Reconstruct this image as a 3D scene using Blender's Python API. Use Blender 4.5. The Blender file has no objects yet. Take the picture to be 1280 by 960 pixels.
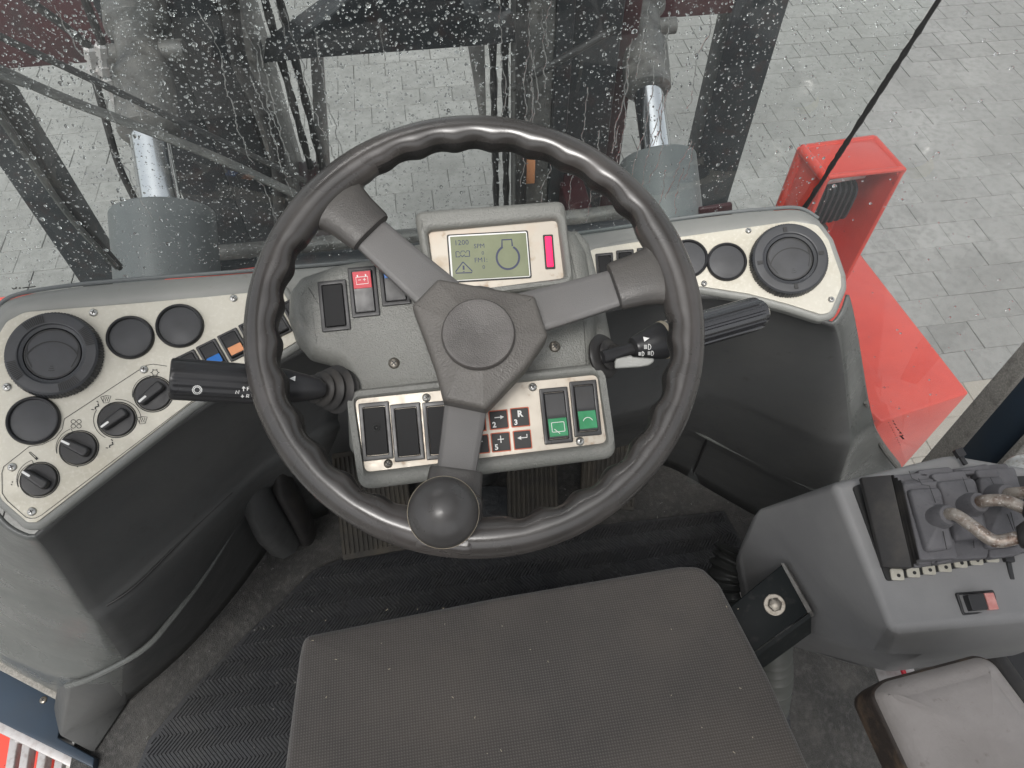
import bpy, bmesh, math, random
from mathutils import Vector, Matrix
random.seed(7)
S = bpy.context.scene; COL = S.collection
PI = math.pi; R = math.radians
# ---------------------------------------------------------------- camera, sky, sun, exposure
PITCH, YAW, F = R(54), R(8.4), 900.0
CAM = Vector((-.03, 0, 1.32))
cd = bpy.data.cameras.new('camera'); cam = bpy.data.objects.new('camera', cd); COL.objects.link(cam)
cam.location = CAM; cam.rotation_euler = (PI/2-PITCH, 0, -YAW)
cd.sensor_width = 36; cd.lens = 36*F/1280; cd.clip_start = .02; cd.clip_end = 500
S.camera = cam
w = bpy.data.worlds.new('World'); S.world = w; w.use_nodes = True
nt = w.node_tree; bg = nt.nodes['Background']
sky = nt.nodes.new('ShaderNodeTexSky'); sky.sky_type = 'NISHITA'; sky.sun_disc = False
sky.sun_elevation = R(58); sky.sun_rotation = R(200); sky.air_density = 1.2; sky.dust_density = 4
hs = nt.nodes.new('ShaderNodeHueSaturation'); hs.inputs['Saturation'].default_value = .16
nt.links.new(sky.outputs[0], hs.inputs['Color']); nt.links.new(hs.outputs[0], bg.inputs[0])
bg.inputs[1].default_value = .15
sd = bpy.data.lights.new('sun', 'SUN'); sd.energy = 1.5; sd.angle = R(18); sd.color = (1, .97, .93)
sun = bpy.data.objects.new('sun', sd); COL.objects.link(sun)
sun.rotation_euler = (R(32), 0, R(-20))
sun.rotation_euler = Vector((math.sin(R(200))*math.cos(R(58)), math.cos(R(200))*math.cos(R(58)), math.sin(R(58)))).to_track_quat('Z', 'Y').to_euler()
S.view_settings.view_transform = 'Standard'; S.view_settings.look = 'None'
S.view_settings.exposure = .40; S.view_settings.gamma = 1
S.render.engine = 'CYCLES'
try:
    S.cycles.transparent_max_bounces = 24; S.cycles.max_bounces = 10
except Exception: pass
# ---------------------------------------------------------------- measuring helpers
fw = Vector((math.sin(YAW)*math.cos(PITCH), math.cos(YAW)*math.cos(PITCH), -math.sin(PITCH)))
rt = Vector((math.cos(YAW), -math.sin(YAW), 0)); up = rt.cross(fw)
def ray(x, y): return fw + rt*((x-640)/F) - up*((y-480)/F)
def at(x, y, d): return CAM + ray(x, y)*d
def az(x, y, z): r = ray(x, y); return CAM + r*((z-CAM.z)/r.z)
def ay(x, y, Y): r = ray(x, y); return CAM + r*((Y-CAM.y)/r.y)
def ax(x, y, X): r = ray(x, y); return CAM + r*((X-CAM.x)/r.x)
class Frame:
    def __init__(s, O, N, V=None):
        s.O = Vector(O); s.N = Vector(N).normalized(); V = Vector(V or (0, 1, 0))
        s.V = (V-s.N*V.dot(s.N)).normalized(); s.U = s.V.cross(s.N)
    def p(s, u, v, h=0): return s.O+s.U*u+s.V*v+s.N*h
    def px(s, x, y, h=0):
        r = ray(x, y); o = s.O+s.N*h; t = (o-CAM).dot(s.N)/r.dot(s.N); q = CAM+r*t-s.O
        return (q.dot(s.U), q.dot(s.V))
    def P(s, x, y, h=0): return s.p(*s.px(x, y, h), h)
    def sub(s, u, v, h=0, ang=0):
        f = Frame(s.p(u, v, h), s.N, s.V*math.cos(ang)-s.U*math.sin(ang)); return f
    def at(s, x, y, h=0, ang=0): return s.sub(*s.px(x, y, h), h, ang)
def rectframe(Fm, q, h):
    """frame + size of the rectangle whose corners (TL,TR,BR,BL) are seen at q"""
    p = [Vector(Fm.px(*c, h)) for c in q]; c = sum(p, Vector((0, 0)))/4
    eu = (p[1]-p[0]+p[2]-p[3])/2; ev = (p[0]-p[3]+p[1]-p[2])/2
    f = Frame(Fm.p(c.x, c.y, h), Fm.N, Fm.U*ev.x+Fm.V*ev.y)
    return f, eu.length, ev.length
def rounded(pts, r, seg=5):
    out = []; n = len(pts)
    for i in range(n):
        p = Vector(pts[i]); a = (Vector(pts[i-1])-p); b = (Vector(pts[(i+1) % n])-p)
        rr = r[i] if isinstance(r, (list, tuple)) else r
        la, lb = a.length, b.length; a.normalize(); b.normalize()
        cosv = max(-1, min(1, a.dot(b))); th = math.acos(cosv)
        if th > PI-.05 or rr <= 0: out.append(tuple(p)); continue
        t = min(rr/math.tan(th/2), la*.48, lb*.48); s0 = p+a*t; s1 = p+b*t
        for k in range(seg+1):
            q = k/seg; out.append(tuple(s0*(1-q)**2+p*2*q*(1-q)+s1*q*q))
    return out
def rrect(w, h, r, seg=4, cx=0, cy=0): return rounded([(cx-w/2, cy-h/2), (cx+w/2, cy-h/2), (cx+w/2, cy+h/2), (cx-w/2, cy+h/2)], r, seg)
def inset(poly, d):
    out = []; n = len(poly)
    area = sum(poly[i][0]*poly[(i+1) % n][1]-poly[(i+1) % n][0]*poly[i][1] for i in range(n))
    sg = 1 if area > 0 else -1
    for i in range(n):
        p = Vector(poly[i]); a = (p-Vector(poly[i-1])); b = (Vector(poly[(i+1) % n])-p)
        if a.length < 1e-9 or b.length < 1e-9: out.append(tuple(p)); continue
        a.normalize(); b.normalize(); na = Vector((-a.y, a.x)); nb = Vector((-b.y, b.x)); m = na+nb
        if m.length < 1e-6: m = na
        m.normalize(); k = d*sg/max(.35, m.dot(na)); out.append((p.x+m.x*k, p.y+m.y*k))
    return out
def catmull(pts, n=8, closed=False):
    P = [Vector(p) for p in pts]; out = []; m = len(P); rng = m if closed else m-1
    for i in range(rng):
        g = (lambda k: P[k % m]) if closed else (lambda k: P[max(0, min(m-1, k))])
        a, b, c, d = g(i-1), g(i), g(i+1), g(i+2)
        for k in range(n):
            t = k/n
            out.append(.5*((2*b)+(c-a)*t+(2*a-5*b+4*c-d)*t*t+(3*b-a-3*c+d)*t**3))
    if not closed: out.append(P[-1])
    return out
# ---------------------------------------------------------------- object helpers
def wloc(o):
    v = Vector((0, 0, 0))
    while o: v += o.location; o = o.parent
    return v
def thing(name, label, cat, loc=(0, 0, 0), group=None):
    o = bpy.data.objects.new(name, None); COL.objects.link(o); o.location = loc; o.empty_display_size = .05
    o['label'] = label; o['category'] = cat
    if group: o['group'] = group
    return o
def tag(o, label=None, cat=None, group=None, kind=None):
    for k, v in (('label', label), ('category', cat), ('group', group), ('kind', kind)):
        if v: o[k] = v
    return o
class MB:
    def __init__(s): s.v = []; s.f = []
    def add(s, vs, fs): n = len(s.v); s.v += [Vector(a) for a in vs]; s.f += [tuple(i+n for i in f) for f in fs]; return s
    def loft(s, rings, cap0=True, cap1=True, closed=True):
        n = len(rings[0]); vs = [p for r in rings for p in r]; fs = []
        for i in range(len(rings)-1):
            for j in range(n if closed else n-1):
                k = (j+1) % n; fs.append((i*n+j, i*n+k, (i+1)*n+k, (i+1)*n+j))
        if cap0: fs.append(tuple(range(n))[::-1])
        if cap1: fs.append(tuple((len(rings)-1)*n+j for j in range(n)))
        return s.add(vs, fs)
    def prism(s, Fm, poly, h0, h1, top=None):
        return s.loft([[Fm.p(a, b, h0) for a, b in poly], [Fm.p(a, b, h1) for a, b in (top or poly)]])
    def soft(s, Fm, poly, h0, h1, r, seg=4, cap0=True):
        """prism with a rounded upper edge of radius r"""
        rings = [[Fm.p(a, b, h0) for a, b in poly]]
        for k in range(seg+1):
            t = k/seg*PI/2; q = inset(poly, r*(1-math.cos(t))); rings.append([Fm.p(a, b, h1-r+r*math.sin(t)) for a, b in q])
        return s.loft(rings, cap0=cap0)
    def ringp(s, Fm, outer, inner, h0, h1, r=.001, seg=3):
        """raised frame: outer and inner outlines with the same number of points"""
        rs = [[Fm.p(a, b, h0) for a, b in outer]]
        for k in range(seg+1):
            t = k/seg*PI/2; rs.append([Fm.p(a, b, h1-r+r*math.sin(t)) for a, b in inset(outer, r*(1-math.cos(t)))])
        for k in range(seg+1):
            t = PI/2-k/seg*PI/2; rs.append([Fm.p(a, b, h1-r+r*math.sin(t)) for a, b in inset(inner, -r*(1-math.cos(t)))])
        rs.append([Fm.p(a, b, h0) for a, b in inner])
        return s.loft(rs, False, False)
    def box(s, Fm, u0, u1, v0, v1, h0, h1): return s.prism(Fm, [(u0, v0), (u1, v0), (u1, v1), (u0, v1)], h0, h1)
    def lathe(s, Fm, prof, n=40, mod=None, cap=True):
        rings = []
        for r, h in prof:
            rings.append([Fm.p((r+(mod(r, h, 2*PI*k/n) if mod else 0))*math.cos(2*PI*k/n), (r+(mod(r, h, 2*PI*k/n) if mod else 0))*math.sin(2*PI*k/n), h) for k in range(n)])
        return s.loft(rings, cap, cap)
    def tube(s, pts, r, n=12, cap=True, closed=False, flat=1.0):
        P = [Vector(p) for p in pts]; m = len(P); rings = []; ref = None
        for i, p in enumerate(P):
            t = (P[(i+1) % m]-P[i-1]) if closed else (P[min(m-1, i+1)]-P[max(0, i-1)])
            t.normalize()
            if ref is None: ref = Vector((0, 0, 1)) if abs(t.z) < .9 else Vector((1, 0, 0))
            a = (ref-t*ref.dot(t)).normalized(); b = t.cross(a); ref = a
            rr = r[i] if isinstance(r, (list, tuple)) else (r(i/(m-1)) if callable(r) else r)
            rings.append([p+a*(math.cos(2*PI*k/n)*rr*flat)+b*(math.sin(2*PI*k/n)*rr) for k in range(n)])
        if closed:
            rings.append(rings[0]); return s.loft(rings, False, False)
        return s.loft(rings, cap, cap)
    def strip(s, Fm, pts, wd, h, closed=False):
        """a thin raised printed line"""
        P = [Vector(p) for p in pts]; m = len(P); L = []; Rr = []
        for i, p in enumerate(P):
            t = (P[(i+1) % m]-P[i-1]) if closed else (P[min(m-1, i+1)]-P[max(0, i-1)])
            if t.length < 1e-9: t = Vector((1, 0))
            t.normalize(); n = Vector((-t.y, t.x)); L.append(p+n*wd/2); Rr.append(p-n*wd/2)
        vs = [Fm.p(a.x, a.y, h) for a in L]+[Fm.p(a.x, a.y, h) for a in Rr]
        fs = [(i, i+1, m+i+1, m+i) for i in range(m-1)]
        if closed: fs.append((m-1, 0, m, 2*m-1))
        return s.add(vs, fs)
    def flat(s, Fm, poly, h): return s.add([Fm.p(a, b, h) for a, b in poly], [tuple(range(len(poly)))])
    def text(s, Fm, txt, size, u, v, h, bold=0):
        c = bpy.data.curves.new('t', 'FONT'); c.body = txt; c.size = size; c.align_x = 'CENTER'; c.align_y = 'CENTER'; c.offset = bold; c.resolution_u = 2
        o = bpy.data.objects.new('t', c); COL.objects.link(o); bpy.context.view_layer.update()
        me = o.evaluated_get(bpy.context.evaluated_depsgraph_get()).to_mesh()
        s.add([Fm.p(u+q.co.x, v+q.co.y, h) for q in me.vertices], [tuple(p.vertices) for p in me.polygons])
        o.to_mesh_clear(); bpy.data.objects.remove(o); bpy.data.curves.remove(c); return s
    def build(s, name, mat, parent=None, bev=0, seg=2, ang=38, sub=0, flip=False, merge=True):
        me = bpy.data.meshes.new(name); off = wloc(parent) if parent else Vector((0, 0, 0))
        bm = bmesh.new(); vv = [bm.verts.new(p-off) for p in s.v]
        for f in s.f:
            try: bm.faces.new([vv[i] for i in f])
            except ValueError: pass
        if merge: bmesh.ops.remove_doubles(bm, verts=bm.verts, dist=2e-6)
        bmesh.ops.recalc_face_normals(bm, faces=bm.faces)
        if bev:
            es = [e for e in bm.edges if len(e.link_faces) == 2 and e.calc_face_angle(0) > R(ang)]
            bmesh.ops.bevel(bm, geom=es, offset=bev, segments=seg, affect='EDGES', profile=.5, clamp_overlap=True)
        lim = R(32 if bev else ang)
        for e in bm.edges: e.smooth = not (len(e.link_faces) == 2 and e.calc_face_angle(0) > (R(50) if bev else lim))
        for f in bm.faces: f.smooth = True
        bm.to_mesh(me); bm.free(); me.materials.append(mat)
        o = bpy.data.objects.new(name, me); COL.objects.link(o)
        if parent: o.parent = parent
        if sub:
            m = o.modifiers.new('sub', 'SUBSURF'); m.levels = m.render_levels = sub
        if not sub and len(s.v) > 12 and len(s.v) < 40000:
            m = o.modifiers.new('wn', 'WEIGHTED_NORMAL'); m.keep_sharp = True
        return o
# ---------------------------------------------------------------- materials
def mat(name, col, rough=.5, metal=0, noise=None, bump=None, spec=.5, coat=0, trans=0, ior=1.45, emit=None, sheen=0, grain=None, pieces=0):
    """noise=(scale, other colour, contrast lo, hi); bump=(kind, scale, distance, strength); grain = fine roughness variation scale"""
    m = bpy.data.materials.new(name); m.use_nodes = True; n = m.node_tree; b = n.nodes['Principled BSDF']
    c4 = (*col, 1); b.inputs['Base Color'].default_value = c4; b.inputs['Roughness'].default_value = rough
    b.inputs['Metallic'].default_value = metal; b.inputs['Specular IOR Level'].default_value = spec
    b.inputs['Coat Weight'].default_value = coat; b.inputs['Coat Roughness'].default_value = .15
    b.inputs['Transmission Weight'].default_value = trans; b.inputs['IOR'].default_value = ior; b.inputs['Sheen Weight'].default_value = sheen
    if emit: b.inputs['Emission Color'].default_value = (*emit[0], 1); b.inputs['Emission Strength'].default_value = emit[1]
    tc = n.nodes.new('ShaderNodeTexCoord'); last = None
    geo = n.nodes.new('ShaderNodeNewGeometry')
    def nz(scale, det=5, rough_=.6):
        t = n.nodes.new('ShaderNodeTexNoise'); t.inputs['Scale'].default_value = scale; t.inputs['Detail'].default_value = det
        t.inputs['Roughness'].default_value = rough_; n.links.new(geo.outputs['Position'], t.inputs['Vector']); return t
    layers = noise if isinstance(noise, list) else ([noise] if noise else [])
    for sc, oc, lo, hi in layers:
        t = nz(sc); mr = n.nodes.new('ShaderNodeMapRange'); mr.inputs[1].default_value = lo; mr.inputs[2].default_value = hi
        n.links.new(t.outputs[0], mr.inputs[0]); mx = n.nodes.new('ShaderNodeMix'); mx.data_type = 'RGBA'
        n.links.new(mr.outputs[0], mx.inputs[0]); mx.inputs[6].default_value = c4; mx.inputs[7].default_value = (*oc, 1)
        if last: n.links.new(last, mx.inputs[6])
        last = mx.outputs[2]
    if last and pieces:
        oi = n.nodes.new('ShaderNodeObjectInfo'); ad = n.nodes.new('ShaderNodeMath'); ad.operation = 'ADD'; n.links.new(oi.outputs['Random'], ad.inputs[0]); n.links.new(geo.outputs['Random Per Island'], ad.inputs[1])
        mr = n.nodes.new('ShaderNodeMapRange'); mr.inputs[1].default_value = 0; mr.inputs[2].default_value = 2; mr.inputs[3].default_value = 1-pieces; mr.inputs[4].default_value = 1+pieces; n.links.new(ad.outputs[0], mr.inputs[0])
        hv = n.nodes.new('ShaderNodeHueSaturation'); n.links.new(last, hv.inputs['Color']); n.links.new(mr.outputs[0], hv.inputs['Value']); last = hv.outputs[0]
    if last: n.links.new(last, b.inputs['Base Color'])
    if grain:
        t = nz(grain[0], 4); mr = n.nodes.new('ShaderNodeMapRange'); mr.inputs[1].default_value = .3; mr.inputs[2].default_value = .7
        mr.inputs[3].default_value = max(.03, rough-grain[1]); mr.inputs[4].default_value = min(1, rough+grain[1])
        n.links.new(t.outputs[0], mr.inputs[0]); n.links.new(mr.outputs[0], b.inputs['Roughness'])
    prev = None
    for kind, sc, dist, st in (bump if isinstance(bump, list) else ([bump] if bump else [])):
        bp = n.nodes.new('ShaderNodeBump'); bp.inputs['Distance'].default_value = dist; bp.inputs['Strength'].default_value = st
        if kind == 'noise': t = nz(sc, 6); o = t.outputs[0]
        elif kind == 'leather':
            t = n.nodes.new('ShaderNodeTexVoronoi'); t.inputs['Scale'].default_value = sc; t.feature = 'SMOOTH_F1'
            d = nz(sc*.6, 3); va = n.nodes.new('ShaderNodeVectorMath'); va.operation = 'MULTIPLY_ADD'
            va.inputs[1].default_value = (2.2/sc,)*3; n.links.new(d.outputs[1], va.inputs[0]); n.links.new(geo.outputs['Position'], va.inputs[2])
            n.links.new(va.outputs[0], t.inputs['Vector']); o = t.outputs['Distance']; bp.invert = True
        elif kind == 'cell':
            t = n.nodes.new('ShaderNodeTexVoronoi'); t.inputs['Scale'].default_value = sc; n.links.new(geo.outputs['Position'], t.inputs['Vector']); o = t.outputs['Distance']; bp.invert = True
        elif kind == 'weave':
            a = n.nodes.new('ShaderNodeTexWave'); a.bands_direction = 'X'; a.inputs['Scale'].default_value = sc; n.links.new(geo.outputs['Position'], a.inputs['Vector'])
            c = n.nodes.new('ShaderNodeTexWave'); c.bands_direction = 'Y'; c.inputs['Scale'].default_value = sc; n.links.new(geo.outputs['Position'], c.inputs['Vector'])
            mm = n.nodes.new('ShaderNodeMath'); mm.operation = 'MULTIPLY'; n.links.new(a.outputs[1], mm.inputs[0]); n.links.new(c.outputs[1], mm.inputs[1]); o = mm.outputs[0]
            mx = n.nodes.new('ShaderNodeMix'); mx.data_type = 'RGBA'; mx.blend_type = 'MIX'; n.links.new(o, mx.inputs[0])
            if last: n.links.new(last, mx.inputs[6])
            else: mx.inputs[6].default_value = c4
            mx.inputs[7].default_value = tuple(min(1, q*1.7+.02) for q in col)+(1,); n.links.new(mx.outputs[2], b.inputs['Base Color'])
        n.links.new(o, bp.inputs['Height'])
        if prev: n.links.new(prev, bp.inputs['Normal'])
        prev = bp.outputs[0]
    if prev: n.links.new(prev, b.inputs['Normal'])
    return m
DUST = (.10, .095, .085)
M = {}
M['trim'] = mat('dark_trim_plastic', (.078, .080, .080), .52, noise=[(6, (.095, .095, .092), .4, .7), (60, (.05, .048, .044), .62, .8)], bump=[('cell', 900, .0002, .35), ('noise', 9, .003, .3)], grain=(20, .1))
M['grey'] = mat('grey_moulded_plastic', (.175, .178, .165), .42, noise=[(7, (.215, .215, .20), .4, .7), (45, (.26, .25, .225), .62, .8)], bump=[('leather', 750, .0006, .8)], grain=(14, .1))
M['greyL'] = mat('grey_side_plastic', (.21, .215, .205), .42, noise=[(5, (.26, .262, .245), .4, .7), (70, (.2, .19, .17), .62, .8)], bump=[('cell', 900, .0002, .3), ('noise', 8, .004, .4)], grain=(14, .1))
M['lit_trim'] = mat('lit_satin_side_plastic', (.10, .105, .10), .3, noise=[(5, (.13, .135, .13), .4, .7), (70, (.17, .165, .15), .62, .8)], bump=[('cell', 900, .0002, .3), ('noise', 8, .006, .5)], grain=(14, .1), coat=.2)  # the trim plastic again, with window light put into a lighter colour
M['console'] = mat('armrest_console_plastic', (.215, .214, .216), .5, noise=[(9, (.26, .258, .256), .4, .7)], bump=[('cell', 1000, .0002, .4)], grain=(14, .08))
M['silver'] = mat('brushed_silver_foil', (.50, .48, .415), .42, metal=.25, noise=[(9, (.42, .39, .31), .45, .75), (240, (.56, .54, .48), .5, .75)], bump=[('noise', 900, .0001, .2)], grain=(60, .1))
M['silverW'] = mat('worn_silver_foil', (.46, .42, .36), .40, metal=.3, noise=[(18, (.46, .38, .30), .5, .7), (60, (.30, .22, .15), .60, .74), (26, (.36, .30, .23), .56, .74)], bump=[('noise', 900, .0001, .2)], grain=(60, .1))
M['black'] = mat('black_plastic', (.028, .028, .030), .38, noise=[(50, (.026, .025, .024), .5, .75), (500, (.06, .055, .05), .68, .8)], bump=[('noise', 1200, .0001, .2)], grain=(30, .12))
M['blank'] = mat('matt_blank_plastic', (.020, .020, .021), .6, spec=.25, noise=[(400, (.05, .048, .045), .66, .8)])
M['slate'] = mat('vent_plastic', (.05, .052, .057), .42, noise=[(30, (.042, .043, .046), .4, .7), (500, (.08, .08, .08), .68, .8)], bump=[('cell', 1300, .0001, .3)], grain=(30, .1))
M['rubber'] = mat('black_rubber', (.026, .025, .025), .5, noise=[(30, (.055, .05, .045), .5, .75)], bump=[('noise', 300, .0004, .3)], grain=(30, .1))
M['rim'] = mat('worn_rim_leather', (.040, .037, .035), .29, spec=.6, noise=[(9, (.072, .064, .060), .4, .7)], bump=[('noise', 500, .00025, .25), ('noise', 40, .0008, .15)], grain=(18, .08), coat=.4)
M['cuff'] = mat('moulded_cuff_leather', (.050, .047, .045), .40, noise=[(20, (.07, .065, .06), .4, .7)], bump=[('leather', 900, .0003, .5)], grain=(30, .08))
M['rimgrip'] = mat('grained_rim_grip', (.016, .015, .015), .42, noise=[(900, (.05, .04, .03), .66, .8)], bump=[('leather', 900, .0006, .6)], grain=(40, .1))
M['pad'] = mat('hub_leather', (.085, .079, .073), .46, noise=[(14, (.115, .107, .098), .4, .7), (300, (.08, .075, .07), .66, .8)], bump=[('leather', 650, .0005, .6)], grain=(30, .08))
M['spoke'] = mat('spoke_plastic', (.11, .107, .105), .42, noise=[(18, (.115, .11, .107), .4, .7), (200, (.10, .10, .10), .64, .8)], bump=[('cell', 1300, .0002, .4)], grain=(40, .1))
M['knobw'] = mat('spinner_knob_plastic', (.055, .053, .052), .32, spec=.55, noise=[(40, (.045, .042, .041), .4, .7)], bump=[('noise', 400, .0001, .2)], grain=(40, .08))
M['cream'] = mat('cream_trim', (.55, .48, .36), .5)
M['white'] = mat('white_print', (.8, .8, .78), .5)
M['ink'] = mat('black_print', (.02, .02, .02), .5)
M['red_print'] = mat('red_print', (.55, .12, .06), .5)
M['steel'] = mat('zinc_steel', (.62, .62, .60), .28, metal=.9, noise=[(300, (.4, .36, .3), .5, .75)], bump=[('noise', 600, .0001, .3)])
M['dark_steel'] = mat('dark_screw_steel', (.25, .23, .2), .35, metal=.85, noise=[(300, (.1, .08, .06), .5, .75)])
M['chrome'] = mat('chrome_rod', (.8, .82, .84), .12, metal=1, bump=[('noise', 30, .0005, .2)])
M['lcd'] = mat('lcd_glass', (.135, .15, .085), .3, noise=[(40, (.17, .185, .11), .4, .7), (700, (.24, .25, .15), .68, .8)], coat=.3, emit=((.20, .25, .10), .12))
M['lcdink'] = mat('lcd_segments', (.03, .035, .08), .4)
M['magenta'] = mat('lit_red_indicator', (.7, .01, .07), .3, emit=((1, .004, .11), .75), bump=[('noise', 500, .0004, .3)])
M['green'] = mat('green_lens', (.02, .24, .09), .35, noise=[(60, (.05, .32, .15), .4, .7)], coat=.3, spec=.5)
M['redlens'] = mat('red_lens', (.55, .02, .04), .45)
M['pinklens'] = mat('pink_lens', (.55, .22, .2), .4, noise=[(200, (.65, .33, .3), .4, .7)])
M['blue'] = mat('blue_lens', (.03, .16, .5), .4)
M['orange'] = mat('orange_lens', (.75, .33, .16), .4)
M['fabric'] = mat('seat_fabric', (.080, .072, .066), .9, sheen=.25, noise=[(5, (.12, .102, .088), .4, .7), (900, (.07, .065, .06), .62, .75)], bump=[('weave', 110, .0006, .6), ('noise', 11, .012, .5)])
M['thread'] = mat('seam_thread', (.22, .21, .19), .8)
M['carpet'] = mat('charcoal_carpet', (.04, .039, .037), .95, sheen=.3, noise=[(7, (.08, .076, .07), .45, .7), (130, (.12, .116, .108), .5, .75), (260, (.02, .02, .02), .5, .75), (28, DUST, .6, .85)], bump=[('noise', 500, .003, .9), ('noise', 90, .004, .6)])
M['mat'] = mat('floor_mat_rubber', (.042, .043, .046), .27, noise=[(8, (.05, .05, .05), .4, .7), (60, (.07, .066, .06), .64, .85)], bump=[('noise', 400, .0004, .3)], grain=(30, .12))
M['felt'] = mat('grey_felt', (.22, .21, .19), .95, sheen=.3, noise=[(350, (.38, .36, .32), .42, .7), (60, (.10, .095, .085), .5, .75)], bump=[('noise', 600, .002, .9)])
M['navy'] = mat('navy_painted_steel', (.028, .044, .066), .32, noise=[(20, (.03, .042, .058), .4, .75)], coat=.2)
M['red'] = mat('red_machine_paint', (.84, .085, .055), .35, noise=[(12, (.76, .07, .048), .4, .7), (150, (.45, .06, .05), .66, .8), (70, (.35, .05, .04), .68, .74)], coat=.4, bump=[('noise', 200, .0006, .4)])
M['mast'] = mat('dark_mast_steel', (.014, .017, .020), .42, noise=[(6, (.03, .034, .038), .4, .7), (20, (.035, .02, .019), .52, .75), (90, (.07, .067, .06), .66, .85)], bump=[('noise', 60, .003, .5)], grain=(14, .15))
M['greasy'] = mat('greasy_grey_steel', (.11, .11, .106), .35, noise=[(14, (.20, .19, .175), .4, .7), (40, (.05, .045, .04), .5, .75)], bump=[('noise', 90, .003, .6)], grain=(14, .12))
M['cyl'] = mat('cylinder_paint', (.13, .14, .142), .4, noise=[(10, (.15, .165, .165), .4, .7)], bump=[('noise', 120, .001, .3)])
M['maroon'] = mat('dark_red_steel', (.05, .014, .017), .45, noise=[(12, (.035, .02, .022), .45, .7)])
M['paver'] = mat('concrete_paver', (.225, .225, .213), .6, noise=[(.9, (.29, .29, .277), .4, .65), (3, (.17, .17, .162), .55, .8), (26, (.18, .18, .17), .45, .75), (160, (.34, .34, .325), .6, .8)], bump=[('noise', 150, .004, .6)], grain=(3, .15), pieces=.12)
M['paver_pale'] = mat('sandy_paver', (.30, .28, .24), .7, noise=[(26, (.33, .31, .27), .45, .75), (160, (.5, .48, .43), .6, .8)], bump=[('noise', 150, .004, .6)])
M['joint'] = mat('joint_sand', (.2, .2, .19), .9, noise=[(40, (.21, .205, .19), .45, .75)], bump=[('noise', 120, .006, .7)])
M['leather'] = mat('brown_grey_leather', (.29, .265, .25), .40, noise=[(12, (.37, .34, .325), .4, .7), (60, (.15, .12, .105), .6, .8)], bump=[('leather', 500, .0004, .4), ('noise', 16, .004, .4)], grain=(14, .1))
M['worn'] = mat('worn_leather_side', (.045, .035, .03), .5, noise=[(40, (.13, .09, .06), .5, .7)], bump=[('leather', 500, .0006, .5)])
M['boot'] = mat('rubber_boot', (.105, .103, .110), .62, noise=[(30, (.14, .137, .145), .4, .7), (200, (.07, .07, .075), .58, .8)], bump=[('noise', 400, .0006, .5)])
M['rust'] = mat('rusty_lever_steel', (.38, .34, .30), .42, metal=.5, noise=[(70, (.15, .10, .075), .46, .66), (300, (.65, .62, .58), .56, .7)], bump=[('noise', 700, .0003, .4)])
M['bracket'] = mat('black_bracket_paint', (.008, .011, .012), .5, spec=.25, noise=[(80, (.03, .03, .03), .55, .75)])
M['alu'] = mat('aluminium_step', (.55, .53, .52), .4, metal=.5, noise=[(60, (.35, .3, .28), .5, .75)])
M['hose'] = mat('corrugated_hose_rubber', (.03, .031, .03), .4)
M['hosep'] = mat('pale_corrugated_plastic', (.085, .088, .08), .5)
M['pedal'] = mat('worn_pedal_rubber', (.035, .032, .027), .7, noise=[(30, (.07, .06, .045), .4, .7), (8, (.03, .028, .025), .45, .7)], bump=[('noise', 300, .001, .5)])
M['yellow'] = mat('yellow_plastic', (.75, .6, .02), .4)
M['lens'] = mat('lamp_housing_black', (.035, .037, .042), .4)
def glass_mat(name, tint, film=(.02, .075)):
    m = bpy.data.materials.new(name); m.use_nodes = True; n = m.node_tree; n.nodes.remove(n.nodes['Principled BSDF'])
    out = n.nodes['Material Output']; t = n.nodes.new('ShaderNodeBsdfTransparent'); t.inputs[0].default_value = (*tint, 1)
    g = n.nodes.new('ShaderNodeBsdfGlossy'); g.inputs['Roughness'].default_value = .02
    lw = n.nodes.new('ShaderNodeLayerWeight'); lw.inputs[0].default_value = .5; pw = n.nodes.new('ShaderNodeMath'); pw.operation = 'POWER'; pw.inputs[1].default_value = 5; n.links.new(lw.outputs['Facing'], pw.inputs[0])
    f = n.nodes.new('ShaderNodeMath'); f.operation = 'MULTIPLY_ADD'; f.inputs[1].default_value = .9; f.inputs[2].default_value = .07; n.links.new(pw.outputs[0], f.inputs[0])
    # wet film and sky glare, put in as a pale diffuse veil
    d = n.nodes.new('ShaderNodeBsdfDiffuse'); d.inputs[0].default_value = (.62, .66, .66, 1)
    tr = n.nodes.new('ShaderNodeBsdfTranslucent'); tr.inputs[0].default_value = (.62, .66, .66, 1)
    dd = n.nodes.new('ShaderNodeMixShader'); n.links.new(d.outputs[0], dd.inputs[1]); n.links.new(tr.outputs[0], dd.inputs[2])
    geo = n.nodes.new('ShaderNodeNewGeometry')
    nz = n.nodes.new('ShaderNodeTexNoise'); nz.inputs['Scale'].default_value = 7; nz.inputs['Detail'].default_value = 5; n.links.new(geo.outputs['Position'], nz.inputs['Vector'])
    mr = n.nodes.new('ShaderNodeMapRange'); mr.inputs[1].default_value = .3; mr.inputs[2].default_value = .75; mr.inputs[3].default_value = film[0]; mr.inputs[4].default_value = film[1]
    n.links.new(nz.outputs[0], mr.inputs[0])
    a = n.nodes.new('ShaderNodeMixShader'); n.links.new(mr.outputs[0], a.inputs[0]); n.links.new(t.outputs[0], a.inputs[1]); n.links.new(dd.outputs[0], a.inputs[2])
    b = n.nodes.new('ShaderNodeMixShader'); n.links.new(f.outputs[0], b.inputs[0]); n.links.new(a.outputs[0], b.inputs[1]); n.links.new(g.outputs[0], b.inputs[2])
    n.links.new(b.outputs[0], out.inputs[0]); return m
M['glass'] = glass_mat('windscreen_glass', (.93, .97, .96))
M['sideglass'] = glass_mat('side_window_glass', (.97, .98, .98), (.09, .17))  # stronger veil, for the glare that washes out the view
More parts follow.
